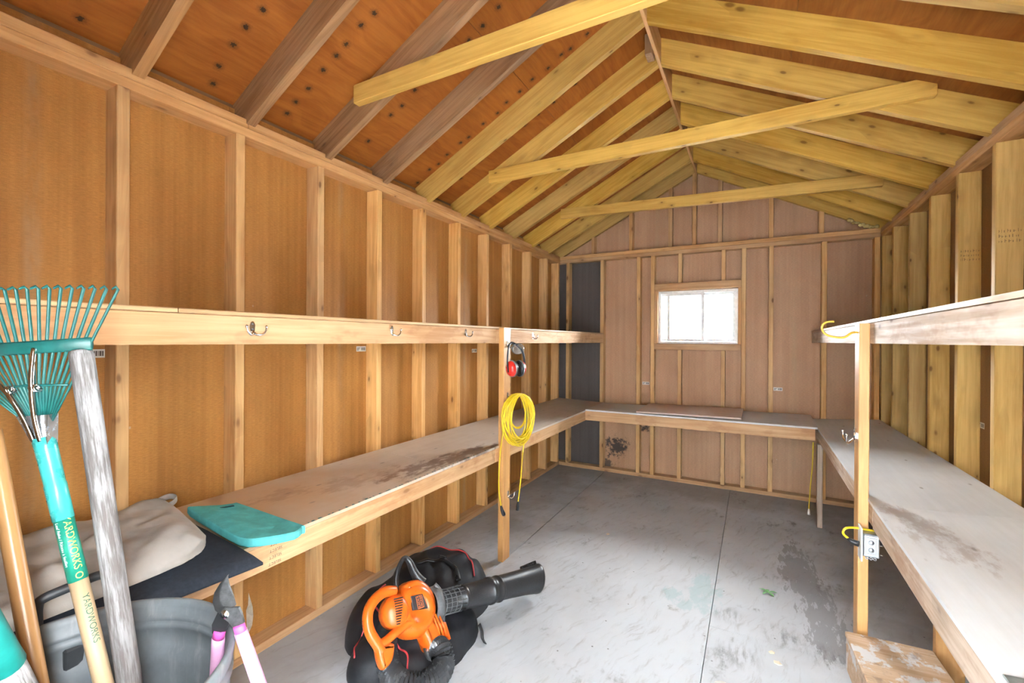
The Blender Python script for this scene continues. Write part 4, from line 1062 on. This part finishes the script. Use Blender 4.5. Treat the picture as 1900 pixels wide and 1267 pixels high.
mobj('cutting_blade', prism(lpoly([z3(*p) for p in [(1018, 112), (1035, 200), (1085, 330), (1110, 425), (1060, 440), (985, 430), (945, 380), (940, 300), (975, 200)]]), 0.004, lm @ M.Translation((0, 0, 0.001))), BLADE, lp, None, False)
mobj('hook_blade', prism(lpoly([z3(*p) for p in [(1010, 112), (930, 200), (870, 300), (852, 400), (880, 490), (940, 540), (1010, 560), (1060, 520), (1050, 450), (970, 420), (945, 350), (965, 230)]]), 0.006, lm @ M.Translation((0, 0, -0.0055))), DARK_METAL, lp, None, False)
mobj('tang', prism(lpoly([z3(*p) for p in [(1000, 440), (1150, 440), (1180, 510), (1205, 605), (1090, 655), (1040, 590), (970, 540), (960, 480)]]), 0.006, lm @ M.Translation((0, 0, 0.0012))), BLADE, lp, None, False)
mobj('tang', prism(lpoly([z3(*p) for p in [(900, 520), (1000, 560), (1030, 620), (985, 720), (845, 745), (840, 650)]]), 0.006, lm @ M.Translation((0, 0, -0.007))), BLK, lp, None, False)
mobj('pivot_bolt', lathe([(0.0001, 0.012), (0.0045, 0.012), (0.005, 0.010), (0.0085, 0.0095), (0.0092, 0.007), (0.0092, 0.0)], 18, M.Translation(L(412.5, 1137)) @ frame((0, 0, 0), lr, ln)), CHROME, lp)
def lh(p0, p1, p2, c, n2):
    a, b, e = L(*z3(*p0), c), L(*z3(*p1), c), L(*z3(*p2), c + n2)
    d = (e - b).normalized()
    mobj('collar', sweep([a, a + (b - a) * 0.2, b], [0.0125, 0.0135, 0.0135], 14, False, True, (1, 0.8)), MAG, lp)
    mobj('grip', sweep([b, b + d * 0.02, e, e + d * 0.02, e + d * 0.024], [0.0122, 0.0125, 0.0135, 0.0125, 0.008], 14), PINK, lp)
lh((1145, 630), (1165, 700), (1480, 1580), 0.004, 0.0)
lh((910, 725), (895, 800), (800, 1500), -0.006, -0.02)

# ------------------------------------------------------------------ soft things on the left bench
def pad_grid(name, fn, nx, ny, mat, parent, smooth=True):
    """closed soft slab: fn(s,t) -> (top, bottom) points, s,t in 0..1"""
    vs, fs = [], []
    T, B = {}, {}
    for i in range(nx + 1):
        for j in range(ny + 1):
            a, b = fn(i / nx, j / ny)
            T[i, j] = len(vs); vs.append(V(a)); B[i, j] = len(vs); vs.append(V(b))
    for i in range(nx):
        for j in range(ny):
            fs.append((T[i, j], T[i + 1, j], T[i + 1, j + 1], T[i, j + 1])); fs.append((B[i, j], B[i, j + 1], B[i + 1, j + 1], B[i + 1, j]))
    for i in range(nx):
        fs.append((T[i, 0], B[i, 0], B[i + 1, 0], T[i + 1, 0])); fs.append((T[i, ny], T[i + 1, ny], B[i + 1, ny], B[i, ny]))
    for j in range(ny):
        fs.append((T[0, j], T[0, j + 1], B[0, j + 1], B[0, j])); fs.append((T[nx, j], B[nx, j], B[nx, j + 1], T[nx, j + 1]))
    return mobj(name, (vs, fs), mat, parent, None, smooth)
def bench_z(x): return zf + (zb_ - zf) * (XL - x) / XL
CHAR = plain('charcoal_foam_fabric', (0.028, 0.034, 0.046), 0.85, 0, 0.2, 0.25, 80, 0.4)
def mat_fn(s, t):
    x = 0.012 + s * (0.573 + 0.056 * t); y = 0.20 + t * (0.640 - 0.012 * s)
    over = max(0.0, x - (XL + 0.012)); droop = over * 0.12
    h = bench_z(min(x, XL)) + 0.001 - droop
    e = min(1.0, min(s, 1 - s) * 26, min(t, 1 - t) * 26)
    th = 0.008 + 0.024 * math.sin(math.pi / 2 * e) * (1 - 0.15 * math.sin(9 * x + 4 * y) ** 2)
    return (x, y, h + th), (x, y, h)
mt = pad_grid('foam_mat', mat_fn, 34, 34, CHAR, None)
tag(mt, 'dark charcoal foam mat hanging over the front edge of the left bench', 'mat')
LINEN = NT('off_white_canvas', 0.85, 0.2)
_w = LINEN.noise(LINEN.vm('MULTIPLY', LINEN.coord(), (420, 420, 420)), 1.0, 1)
_b = LINEN.noise(LINEN.coord(), 6, 4, 0.6)
LINEN.bump(_w, 0.3, 0.0008)
LIN = LINEN.done(LINEN.mix(LINEN.mr(_b, 0.35, 0.7), (0.46, 0.435, 0.40), (0.35, 0.325, 0.295)))
cu_ = thing('cushion', (0.26, 0.5, 0.79), 'crumpled off-white canvas cushion with a fabric loop on the left bench', 'cushion')
def cush_fn(s, t):
    # rounded outline, long axis along the wall
    x = 0.025 + s * 0.515; y = 0.02 + t * 0.835
    # pull corners in, skew the far end
    fx, fy = s * 2 - 1, t * 2 - 1
    k = (abs(fx) ** 5 + abs(fy) ** 5)
    m = 1 / max(1.0, k) ** 0.2 if k > 1 else 1.0
    cx_, cy_ = 0.2825, 0.435
    y -= 0.10 * s * max(0, fy)
    x = cx_ + (x - cx_) * m; y = cy_ + (y - cy_) * m
    e = min(1.0, min(s, 1 - s) * 5.0, min(t, 1 - t) * 6.5)
    puff = math.sin(math.pi / 2 * e) ** 0.6
    base = bench_z(min(x, XL)) + 0.033
    if x > XL: base -= (x - XL) * 0.3
    wr_ = mnoise.noise(V((x * 4.2, y * 5.2, 1.3))) * 0.024 + abs(mnoise.noise(V((x * 11 + 4 * y, y * 7 - 3 * x, 4.3)))) * 0.020 - 0.008 + mnoise.noise(V((x * 26, y * 22, 7.3))) * 0.004
    ridge = 0.012 * math.exp(-((y - 0.62 + 0.9 * (x - 0.2)) / 0.03) ** 2) + 0.010 * math.exp(-((y - 0.33 - 0.5 * (x - 0.2)) / 0.04) ** 2)
    th = 0.010 + (0.046 + wr_ + ridge) * puff
    return (x, y, base + th), (x, y, base + 0.010 * (1 - puff))
pad_grid('cushion_body', cush_fn, 56, 84, LIN, cu_)
lo = smooth_path([(0.045, 0.780, 0.800), (0.030, 0.815, 0.818), (0.032, 0.850, 0.826), (0.060, 0.862, 0.822), (0.078, 0.840, 0.812), (0.080, 0.795, 0.800)], 5)
mobj('fabric_loop', sweep(lo, 0.012, 8, False, True, (1.0, 0.14)), LIN, cu_)
TEALF = plain('kneeler_teal_foam', (0.095, 0.45, 0.45), 0.8, 0, 0.25, 0.22, 18, 0.3)
kp = thing('kneeling_pad', (0.38, 0.92, 0.77), 'turquoise foam kneeling pad with a hand slot on the left bench', 'kneeling pad')
def kp_mesh():
    pts = [(0.148, 0.868), (0.200, 0.985), (0.232, 1.000), (0.560, 1.010), (0.588, 1.000), (0.606, 0.960), (0.598, 0.880), (0.578, 0.845), (0.545, 0.828), (0.470, 0.826), (0.175, 0.850)]
    P = smooth_path([(a, b, 0) for a, b in pts + pts[:1]], 3)[:-1]
    c = sum(P, V()) / len(P)
    rings = []
    for f, h in ((0.985, 0.0), (1.0, 0.004), (1.0, 0.022), (0.985, 0.027), (0.9, 0.028), (0.5, 0.028)):
        rings.append([V((c.x + (p.x - c.x) * f, c.y + (p.y - c.y) * f, 0.004 + bench_z(min(p.x, XL)) + h + (0.016 if p.y < 0.86 else 0.016 * max(0, 1 - (p.y - 0.86) / 0.1)))) for p in P])
    vs = [v for r in rings for v in r]; n = len(P); fs = []
    for i in range(len(rings) - 1):
        for k in range(n): fs.append((i * n + k, i * n + (k + 1) % n, (i + 1) * n + (k + 1) % n, (i + 1) * n + k))
    fs.append(tuple(range(n))[::-1]); fs.append(tuple((len(rings) - 1) * n + k for k in range(n)))
    return vs, fs
kb = mobj('pad_body', kp_mesh(), TEALF, kp, None, False)
SLOT = plain('kneeler_slot_dark', (0.012, 0.10, 0.11), 0.9)
sl = []
for k in range(13):
    t = k / 12; sl.append(V((0.214 + 0.022 * t, 0.885 + 0.085 * t, 0.004 + bench_z(0.22) + 0.0300 + 0.006 * (1 - t))))
mobj('hand_slot', sweep(sl, 0.0085, 8, False, True, (0.2, 1)), SLOT, kp)

# ------------------------------------------------------------------ leaf blower vacuum with its bag
ORANGE = plain('blower_orange', (0.80, 0.14, 0.012), 0.32, 0, 0.5, 0.06, 20)
BLKS = NT('blower_black_speckled', 0.35, 0.5)
_v = BLKS.voro(BLKS.coord(), 260)
BLKSM = BLKS.done(BLKS.mix(BLKS.mr(_v['Distance'], 0.22, 0.1), (0.022, 0.023, 0.025), (0.13, 0.13, 0.135)))
GREYB = plain('blower_grey_plastic', (0.10, 0.104, 0.108), 0.45, 0, 0.45, 0.25, 60)
NYL = plain('bag_black_nylon', (0.017, 0.018, 0.022), 0.6, 0, 0.35, 0.3, 60, 0.35)
PIPE = plain('bag_red_piping', (0.62, 0.06, 0.07), 0.5)
HOSE = plain('hose_black_vinyl', (0.045, 0.046, 0.049), 0.24, 0, 0.5, 0.2)
bl = thing('leaf_blower', (0.60, 1.55, 0.0), 'orange and black electric leaf blower vacuum lying on the floor', 'leaf blower')
BO = V((0.647, 1.505, 0.24)); e1 = V((0.3247, 0.9284, -0.1804)).normalized(); en = V((0.8505, -0.2032, 0.4851)); en = (en - e1 * en.dot(e1)).normalized(); e2 = en.cross(e1)
BM = M(((e1.x, e2.x, en.x, BO.x), (e1.y, e2.y, en.y, BO.y), (e1.z, e2.z, en.z, BO.z), (0, 0, 0, 1)))
def bpnt(a, b, c=0.0): return BM @ V((a, b, c))
def puffy(poly, c0, c1, rnd_, steps=4):
    """outline with rounded edges: rings from the back (c0) to the front (c1)"""
    P = [V((a, b, 0)) for a, b in poly]; c = sum(P, V()) / len(P); n = len(P)
    nrm = []
    for i in range(n):
        d = (P[(i + 1) % n] - P[i - 1]).normalized(); nrm.append(V((d.y, -d.x, 0)))
    area = sum(P[i].x * P[(i + 1) % n].y - P[(i + 1) % n].x * P[i].y for i in range(n))
    if area < 0: nrm = [-q for q in nrm]
    rings = []
    for k in range(steps + 1):
        a = math.pi / 2 * k / steps; rings.append(([P[i] - nrm[i] * (rnd_ * (1 - math.sin(a))) for i in range(n)], c0 + rnd_ * (1 - math.cos(a))))
    for k in range(steps + 1):
        a = math.pi / 2 * (1 - k / steps); rings.append(([P[i] - nrm[i] * (rnd_ * (1 - math.sin(a))) for i in range(n)], c1 - rnd_ * (1 - math.cos(a))))
    vs = [BM @ (p + V((0, 0, h))) for r, h in rings for p in r]; fs = []
    for i in range(len(rings) - 1):
        for k in range(n): fs.append((i * n + k, i * n + (k + 1) % n, (i + 1) * n + (k + 1) % n, (i + 1) * n + k))
    fs.append(tuple(range(n))[::-1]); fs.append(tuple((len(rings) - 1) * n + k for k in range(n)))
    return vs, fs
def sp2(pts, n=4):
    q = smooth_path([(a, b, 0) for a, b in pts + pts[:1]], n)[:-1]
    return [(p.x, p.y) for p in q]
# motor and fan housing
mobj('motor_housing', puffy(sp2([(-0.110, 0.068), (-0.058, 0.072), (-0.044, 0.098), (-0.018, 0.109), (0.025, 0.108), (0.062, 0.088), (0.090, 0.052), (0.102, 0.005), (0.092, -0.040), (0.112, -0.080), (0.138, -0.140), (0.120, -0.162), (0.052, -0.176), (0.036, -0.150), (0.018, -0.105), (-0.015, -0.092), (-0.058, -0.075), (-0.110, -0.040), (-0.120, 0.020)]), -0.055, 0.040, 0.026, 4), ORANGE, bl)
mobj('fan_scroll', lathe([(0.112, -0.05), (0.114, 0.0), (0.106, 0.030), (0.085, 0.050), (0.055, 0.057), (0.050, 0.050), (0.0001, 0.048)], 36, BM @ M.Translation((0.0, -0.005, 0.0)) @ M.Diagonal((0.90, 0.95, 1, 1))), ORANGE, bl)
dome = mobj('motor_dome', lathe([(0.062, -0.010), (0.062, 0.030), (0.058, 0.046), (0.046, 0.058), (0.024, 0.065), (0.0001, 0.067)], 30, BM @ M.Translation((-0.098, 0.004, 0.0)) @ M.Rotation(math.radians(-14), 4, 'Y') @ M.Diagonal((0.95, 1.02, 1, 1))), ORANGE, bl)
dm_ = BM @ M.Translation((-0.098, 0.004, 0.0)) @ M.Rotation(math.radians(-14), 4, 'Y') @ M.Diagonal((0.95, 1.02, 1, 1))
for k in range(11):                                   # vent slots sunk in the dome's face
    b = 0.046 - k * 0.0090; w = 0.021 - 0.0013 * k; a_c = 0.012 - 0.0010 * k
    def dz_(a, bb):
        r = min(0.999, math.hypot(a, bb) / 0.063); return 0.030 + 0.037 * math.sqrt(max(0.0, 1 - r ** 2.6))
    mobj('vent_slot', sweep([dm_ @ V((a_c + w * q, b, dz_(a_c + w * q, b) + 0.0006)) for q in (-1, -0.5, 0, 0.5, 1)], 0.0026, 6), BLK, dome)
# D handle and lower grip
mobj('main_handle', sweep(smooth_path([bpnt(-0.095, 0.082, 0.020), bpnt(-0.143, 0.086, 0.030), bpnt(-0.192, 0.068, 0.036), bpnt(-0.224, 0.034, 0.038), bpnt(-0.232, -0.010, 0.038), bpnt(-0.220, -0.050, 0.036), bpnt(-0.196, -0.088, 0.034), bpnt(-0.176, -0.120, 0.034)], 5), 0.021, 14), ORANGE, bl)
mobj('lower_arm', sweep(smooth_path([bpnt(-0.190, -0.092, 0.034), bpnt(-0.160, -0.088, 0.036), bpnt(-0.115, -0.068, 0.040), bpnt(-0.062, -0.050, 0.040), bpnt(-0.020, -0.050, 0.035)], 5), [0.0175] * 21, 12), ORANGE, bl)
mobj('trigger_grip', puffy(sp2([(-0.205, -0.092), (-0.135, -0.100), (-0.126, -0.118), (-0.140, -0.158), (-0.170, -0.178), (-0.186, -0.174), (-0.199, -0.140)]), 0.006, 0.052, 0.016, 3), ORANGE, bl)
for k in range(3):                                    # fins on the outlet neck
    mobj('outlet_fin', sweep([bpnt(0.060 + 0.019 * k, -0.030 - 0.010 * k, 0.043), bpnt(0.084 + 0.017 * k, -0.092 - 0.006 * k, 0.045), bpnt(0.100 + 0.012 * k, -0.135 - 0.004 * k, 0.034)], [0.004, 0.0055, 0.003], 8), ORANGE, bl)
bx_ = mobj('bag_latch', puffy([(0.113, -0.078), (0.134, -0.080), (0.150, -0.148), (0.136, -0.152)], -0.02, 0.040, 0.006, 2), ORANGE, bl)
# logo
lgo = mobj('logo_plate', puffy([(-0.041, 0.048), (0.016, 0.048), (0.036, -0.012), (-0.036, -0.006)], 0.046, 0.0600, 0.002, 2), plain('logo_dark_grey', (0.045, 0.040, 0.042), 0.5), bl, None, False)
LTXT = plain('logo_orange_print', (0.80, 0.20, 0.05), 0.5)
lfr = BM @ M.Translation((-0.001, 0.019, 0.0604)) @ M.Rotation(math.radians(98), 4, 'Z')
w_, h_ = 0.0245, 0.0155
ring = []
for (a0_, b0_, a1_, b1_) in ((-w_, -h_, w_, -h_ + .0018), (-w_, h_ - .0018, w_, h_), (-w_, -h_, -w_ + .0018, h_), (w_ - .0018, -h_, w_, h_)):
    ring.append(([lfr @ V(p) for p in ((a0_, b0_, 0), (a1_, b0_, 0), (a1_, b1_, 0), (a0_, b1_, 0))], [(0, 1, 2, 3)]))
mobj('logo_frame', join(ring), LTXT, lgo, None, False, False)
for k, tx in enumerate(('BLACK+', 'DECKER')):
    me = text_mesh(tx, 0.0128, LTXT, 'CENTER')
    link('logo_lettering', me, lgo, lfr @ M.Translation((0, 0.0058 - 0.0125 * k, 0)))
# grey ring and tube
mobj('tube_collar', lathe([(0.066, 0.0), (0.074, 0.004), (0.076, 0.030), (0.070, 0.042), (0.060, 0.044)], 32, BM @ M.Translation((0.088, -0.004, -0.010)) @ M.Rotation(math.pi / 2, 4, 'Y')), GREYB, bl)
mobj('outlet_neck_band', sweep(smooth_path([bpnt(0.108, 0.075, 0.020), bpnt(0.128, 0.040, 0.030), bpnt(0.138, -0.020, 0.030), bpnt(0.130, -0.060, 0.022), bpnt(0.134, -0.088, 0.010)], 4), 0.012, 8, False, True, (1, 0.7)), GREYB, bl)
ta = M.Translation((0, 0, 0)) @ M.Rotation(math.pi / 2, 4, 'Y')
def tub(prof, oc=0.0): return lathe(prof, 32, BM @ M.Translation((0, -0.003, -0.010)) @ ta)
mobj('guard_tube', tub([(0.050, 0.125), (0.051, 0.128), (0.0495, 0.262), (0.054, 0.264), (0.056, 0.280), (0.053, 0.284)]), BLKSM, bl)
gr_ = []
for z in (0.150, 0.178, 0.206, 0.234):
    gr_.append(sweep([BM @ (M.Translation((0, -0.003, -0.010)) @ V((z, 0.053 * math.cos(a), 0.053 * math.sin(a)))) for a in [2 * math.pi * k / 28 for k in range(28)]], 0.0022, 5, True))
for k in range(18):
    a = 2 * math.pi * k / 18
    gr_.append(sweep([BM @ (M.Translation((0, -0.003, -0.010)) @ V((z, 0.053 * math.cos(a), 0.053 * math.sin(a)))) for z in (0.128, 0.262)], 0.0020, 5))
mobj('guard_grid', join(gr_), GREYB, bl)['kind'] = 'stuff'
mobj('blower_tube', tub([(0.053, 0.280), (0.054, 0.300), (0.056, 0.430), (0.062, 0.433), (0.0635, 0.438), (0.0635, 0.452), (0.0595, 0.456), (0.0585, 0.470), (0.0585, 0.486), (0.0625, 0.490), (0.063, 0.500), (0.0600, 0.506)]), BLKSM, bl)
nz_ = []
vs, fs = [], []
N_ = 36
prof_n = [(0.058, 0.502, 0.0), (0.0585, 0.56, 0.05), (0.062, 0.68, 0.22), (0.067, 0.775, 0.38), (0.0695, 0.785, 0.40), (0.070, 0.800, 0.40), (0.066, 0.804, 0.40), (0.061, 0.78, 0.38), (0.055, 0.62, 0.15)]
for r, z, fl in prof_n:
    for k in range(N_):
        a = 2 * math.pi * k / N_
        vs.append(bpnt(z + (0.0 if z < 0.7 else 0.020 * math.cos(a)), -0.003 + 0.003 * z + r * math.cos(a) * (1 + 0.12 * fl), -0.010 + r * math.sin(a) * (1 - 0.35 * fl)))
for i in range(len(prof_n) - 1):
    for k in range(N_): fs.append((i * N_ + k, i * N_ + (k + 1) % N_, (i + 1) * N_ + (k + 1) % N_, (i + 1) * N_ + k))
mobj('nozzle', (vs, fs), BLKSM, bl)
tri = []
for k in range(9):
    z = 0.690 + 0.013 * k; b0 = -0.001 + 0.0655 + 0.0045 * (k / 8)
    tri.append(prism([(z, b0 - 0.004), (z + 0.012, b0 - 0.004), (z + 0.010, b0 + 0.012 + 0.001 * k), (z + 0.004, b0 + 0.010)], 0.020, BM @ M.Translation((0, 0, -0.020))))
mobj('scraper_teeth', join(tri), BLK, bl, None, False)
# auxiliary black handle
mobj('auxiliary_handle', sweep(smooth_path([bpnt(-0.070, 0.085, -0.01), bpnt(-0.068, 0.125, -0.008), bpnt(-0.058, 0.160, -0.006), bpnt(-0.030, 0.200, -0.006), bpnt(-0.010, 0.206, -0.006), bpnt(0.008, 0.185, -0.006), bpnt(0.020, 0.150, -0.004), bpnt(0.034, 0.120, 0.0), bpnt(0.056, 0.092, 0.005)], 4), [0.013] * 16 + [0.013 + 0.0008 * k for k in range(17)], 10, False, True, (1.0, 0.8)), BLKSM, bl)
# hose
hp_ = smooth_path([bpnt(0.088, -0.160, -0.005), (0.785, 1.520, 0.095), (0.815, 1.500, 0.068), (0.830, 1.450, 0.056), (0.810, 1.385, 0.054), (0.750, 1.345, 0.054), (0.680, 1.350, 0.056), (0.610, 1.385, 0.075), (0.560, 1.430, 0.105), (0.525, 1.48, 0.135)], 10)
rad_ = [(0.049 if k % 2 else 0.0375) for k in range(len(hp_))]
mobj('corrugated_hose', sweep(hp_, rad_, 26), HOSE, bl, None, False)
mobj('hose_cuff', sweep([bpnt(0.080, -0.140, -0.005), bpnt(0.094, -0.180, -0.006), V(hp_[6])], [0.047, 0.050, 0.049], 20), GREYB, bl)
# collection bag: soft heap on the floor
ELL = [((0.440, 1.950), (0.285, 0.270), 0.215), ((0.395, 1.66), (0.190, 0.260), 0.185), ((0.545, 1.70), (0.270, 0.250), 0.125), ((0.520, 1.42), (0.110, 0.140), 0.110), ((0.62, 1.50), (0.130, 0.105), 0.075), ((0.66, 1.62), (0.16, 0.20), 0.075)]
def bag_h(x, y):
    h = 0.0
    for (cx_, cy_), (rx_, ry_), hh in ELL:
        q = ((x - cx_) / rx_) ** 2 + ((y - cy_) / ry_) ** 2
        if q < 1: h = max(h, hh * (1 - q * q) ** 0.5) if h == 0 else (h ** 6 + (hh * (1 - q * q) ** 0.5) ** 6) ** (1 / 6)
    if h > 0: h += 0.010 * mnoise.noise(V((x * 14, y * 14, 2.0))) * min(1, h / 0.05) + 0.006 * math.sin(38 * (x + 0.6 * y) + 5 * mnoise.noise(V((x * 6, y * 6, 0)))) * min(1, h / 0.08)
    return max(h, 0)
bc_ = V((0.47, 1.70, 0)); NA, NR = 120, 30
vs, fs = [], []
for k in range(NA):
    a = 2 * math.pi * k / NA; d = V((math.cos(a), math.sin(a), 0)); r = 0.02
    while r < 0.9:
        p = bc_ + d * r
        if not any(((p.x - cx_) / rx_) ** 2 + ((p.y - cy_) / ry_) ** 2 < 0.985 for (cx_, cy_), (rx_, ry_), hh in ELL): break
        r += 0.004
    for q in range(NR + 1):
        t = math.sin(math.pi / 2 * q / NR) ; p = bc_ + d * (r * t)
        vs.append(V((p.x, p.y, 0.001 if q == NR else bag_h(p.x, p.y) + 0.0015)))
for k in range(NA):
    k2 = (k + 1) % NA
    for q in range(NR): fs.append((k * (NR + 1) + q, k * (NR + 1) + q + 1, k2 * (NR + 1) + q + 1, k2 * (NR + 1) + q))
bag = mobj('collection_bag', (vs, fs), NYL, bl, None, True)
bm_ = bmesh.new(); bm_.from_mesh(bag.data); bmesh.ops.remove_doubles(bm_, verts=bm_.verts, dist=0.0005); bmesh.ops.smooth_vert(bm_, verts=bm_.verts, factor=0.4, use_axis_x=True, use_axis_y=True, use_axis_z=False); bm_.to_mesh(bag.data); bm_.free()
for p_ in bag.data.polygons: p_.use_smooth = True
def on_bag(pts, dz=0.004): return [V((p.x, p.y, bag_h(p.x, p.y) + dz)) for p in smooth_path([(a, b, 0) for a, b in pts], 7)]
for pl_ in ([(0.27, 2.02), (0.36, 2.10), (0.46, 2.105), (0.57, 2.06), (0.66, 1.97)], [(0.33, 1.66), (0.36, 1.57), (0.41, 1.51), (0.47, 1.50)], [(0.52, 1.50), (0.59, 1.46), (0.66, 1.45), (0.69, 1.42)], [(0.425, 1.44), (0.44, 1.37), (0.49, 1.32)]):
    mobj('piping', sweep(on_bag(pl_), 0.0042, 6), PIPE, bag)
mobj('strap', sweep(on_bag([(0.36, 1.86), (0.45, 1.93), (0.55, 1.93), (0.63, 1.87)], 0.008), 0.014, 8, False, True, (0.3, 1)), CUSH, bag)
mobj('strap_buckle', prism([(-0.02, -0.012), (0.02, -0.012), (0.02, 0.012), (-0.02, 0.012)], 0.010, M.Translation((0.47, 1.945, bag_h(0.47, 1.945) + 0.010)) @ M.Rotation(-0.4, 4, 'X')), BLK, bag, None, False)
mobj('loose_strap', sweep(smooth_path([(0.80, 1.80, 0.055), (0.815, 1.80, 0.025), (0.835, 1.775, 0.012), (0.862, 1.755, 0.010)], 4), 0.011, 8, False, True, (0.25, 1)), BLK, bag)
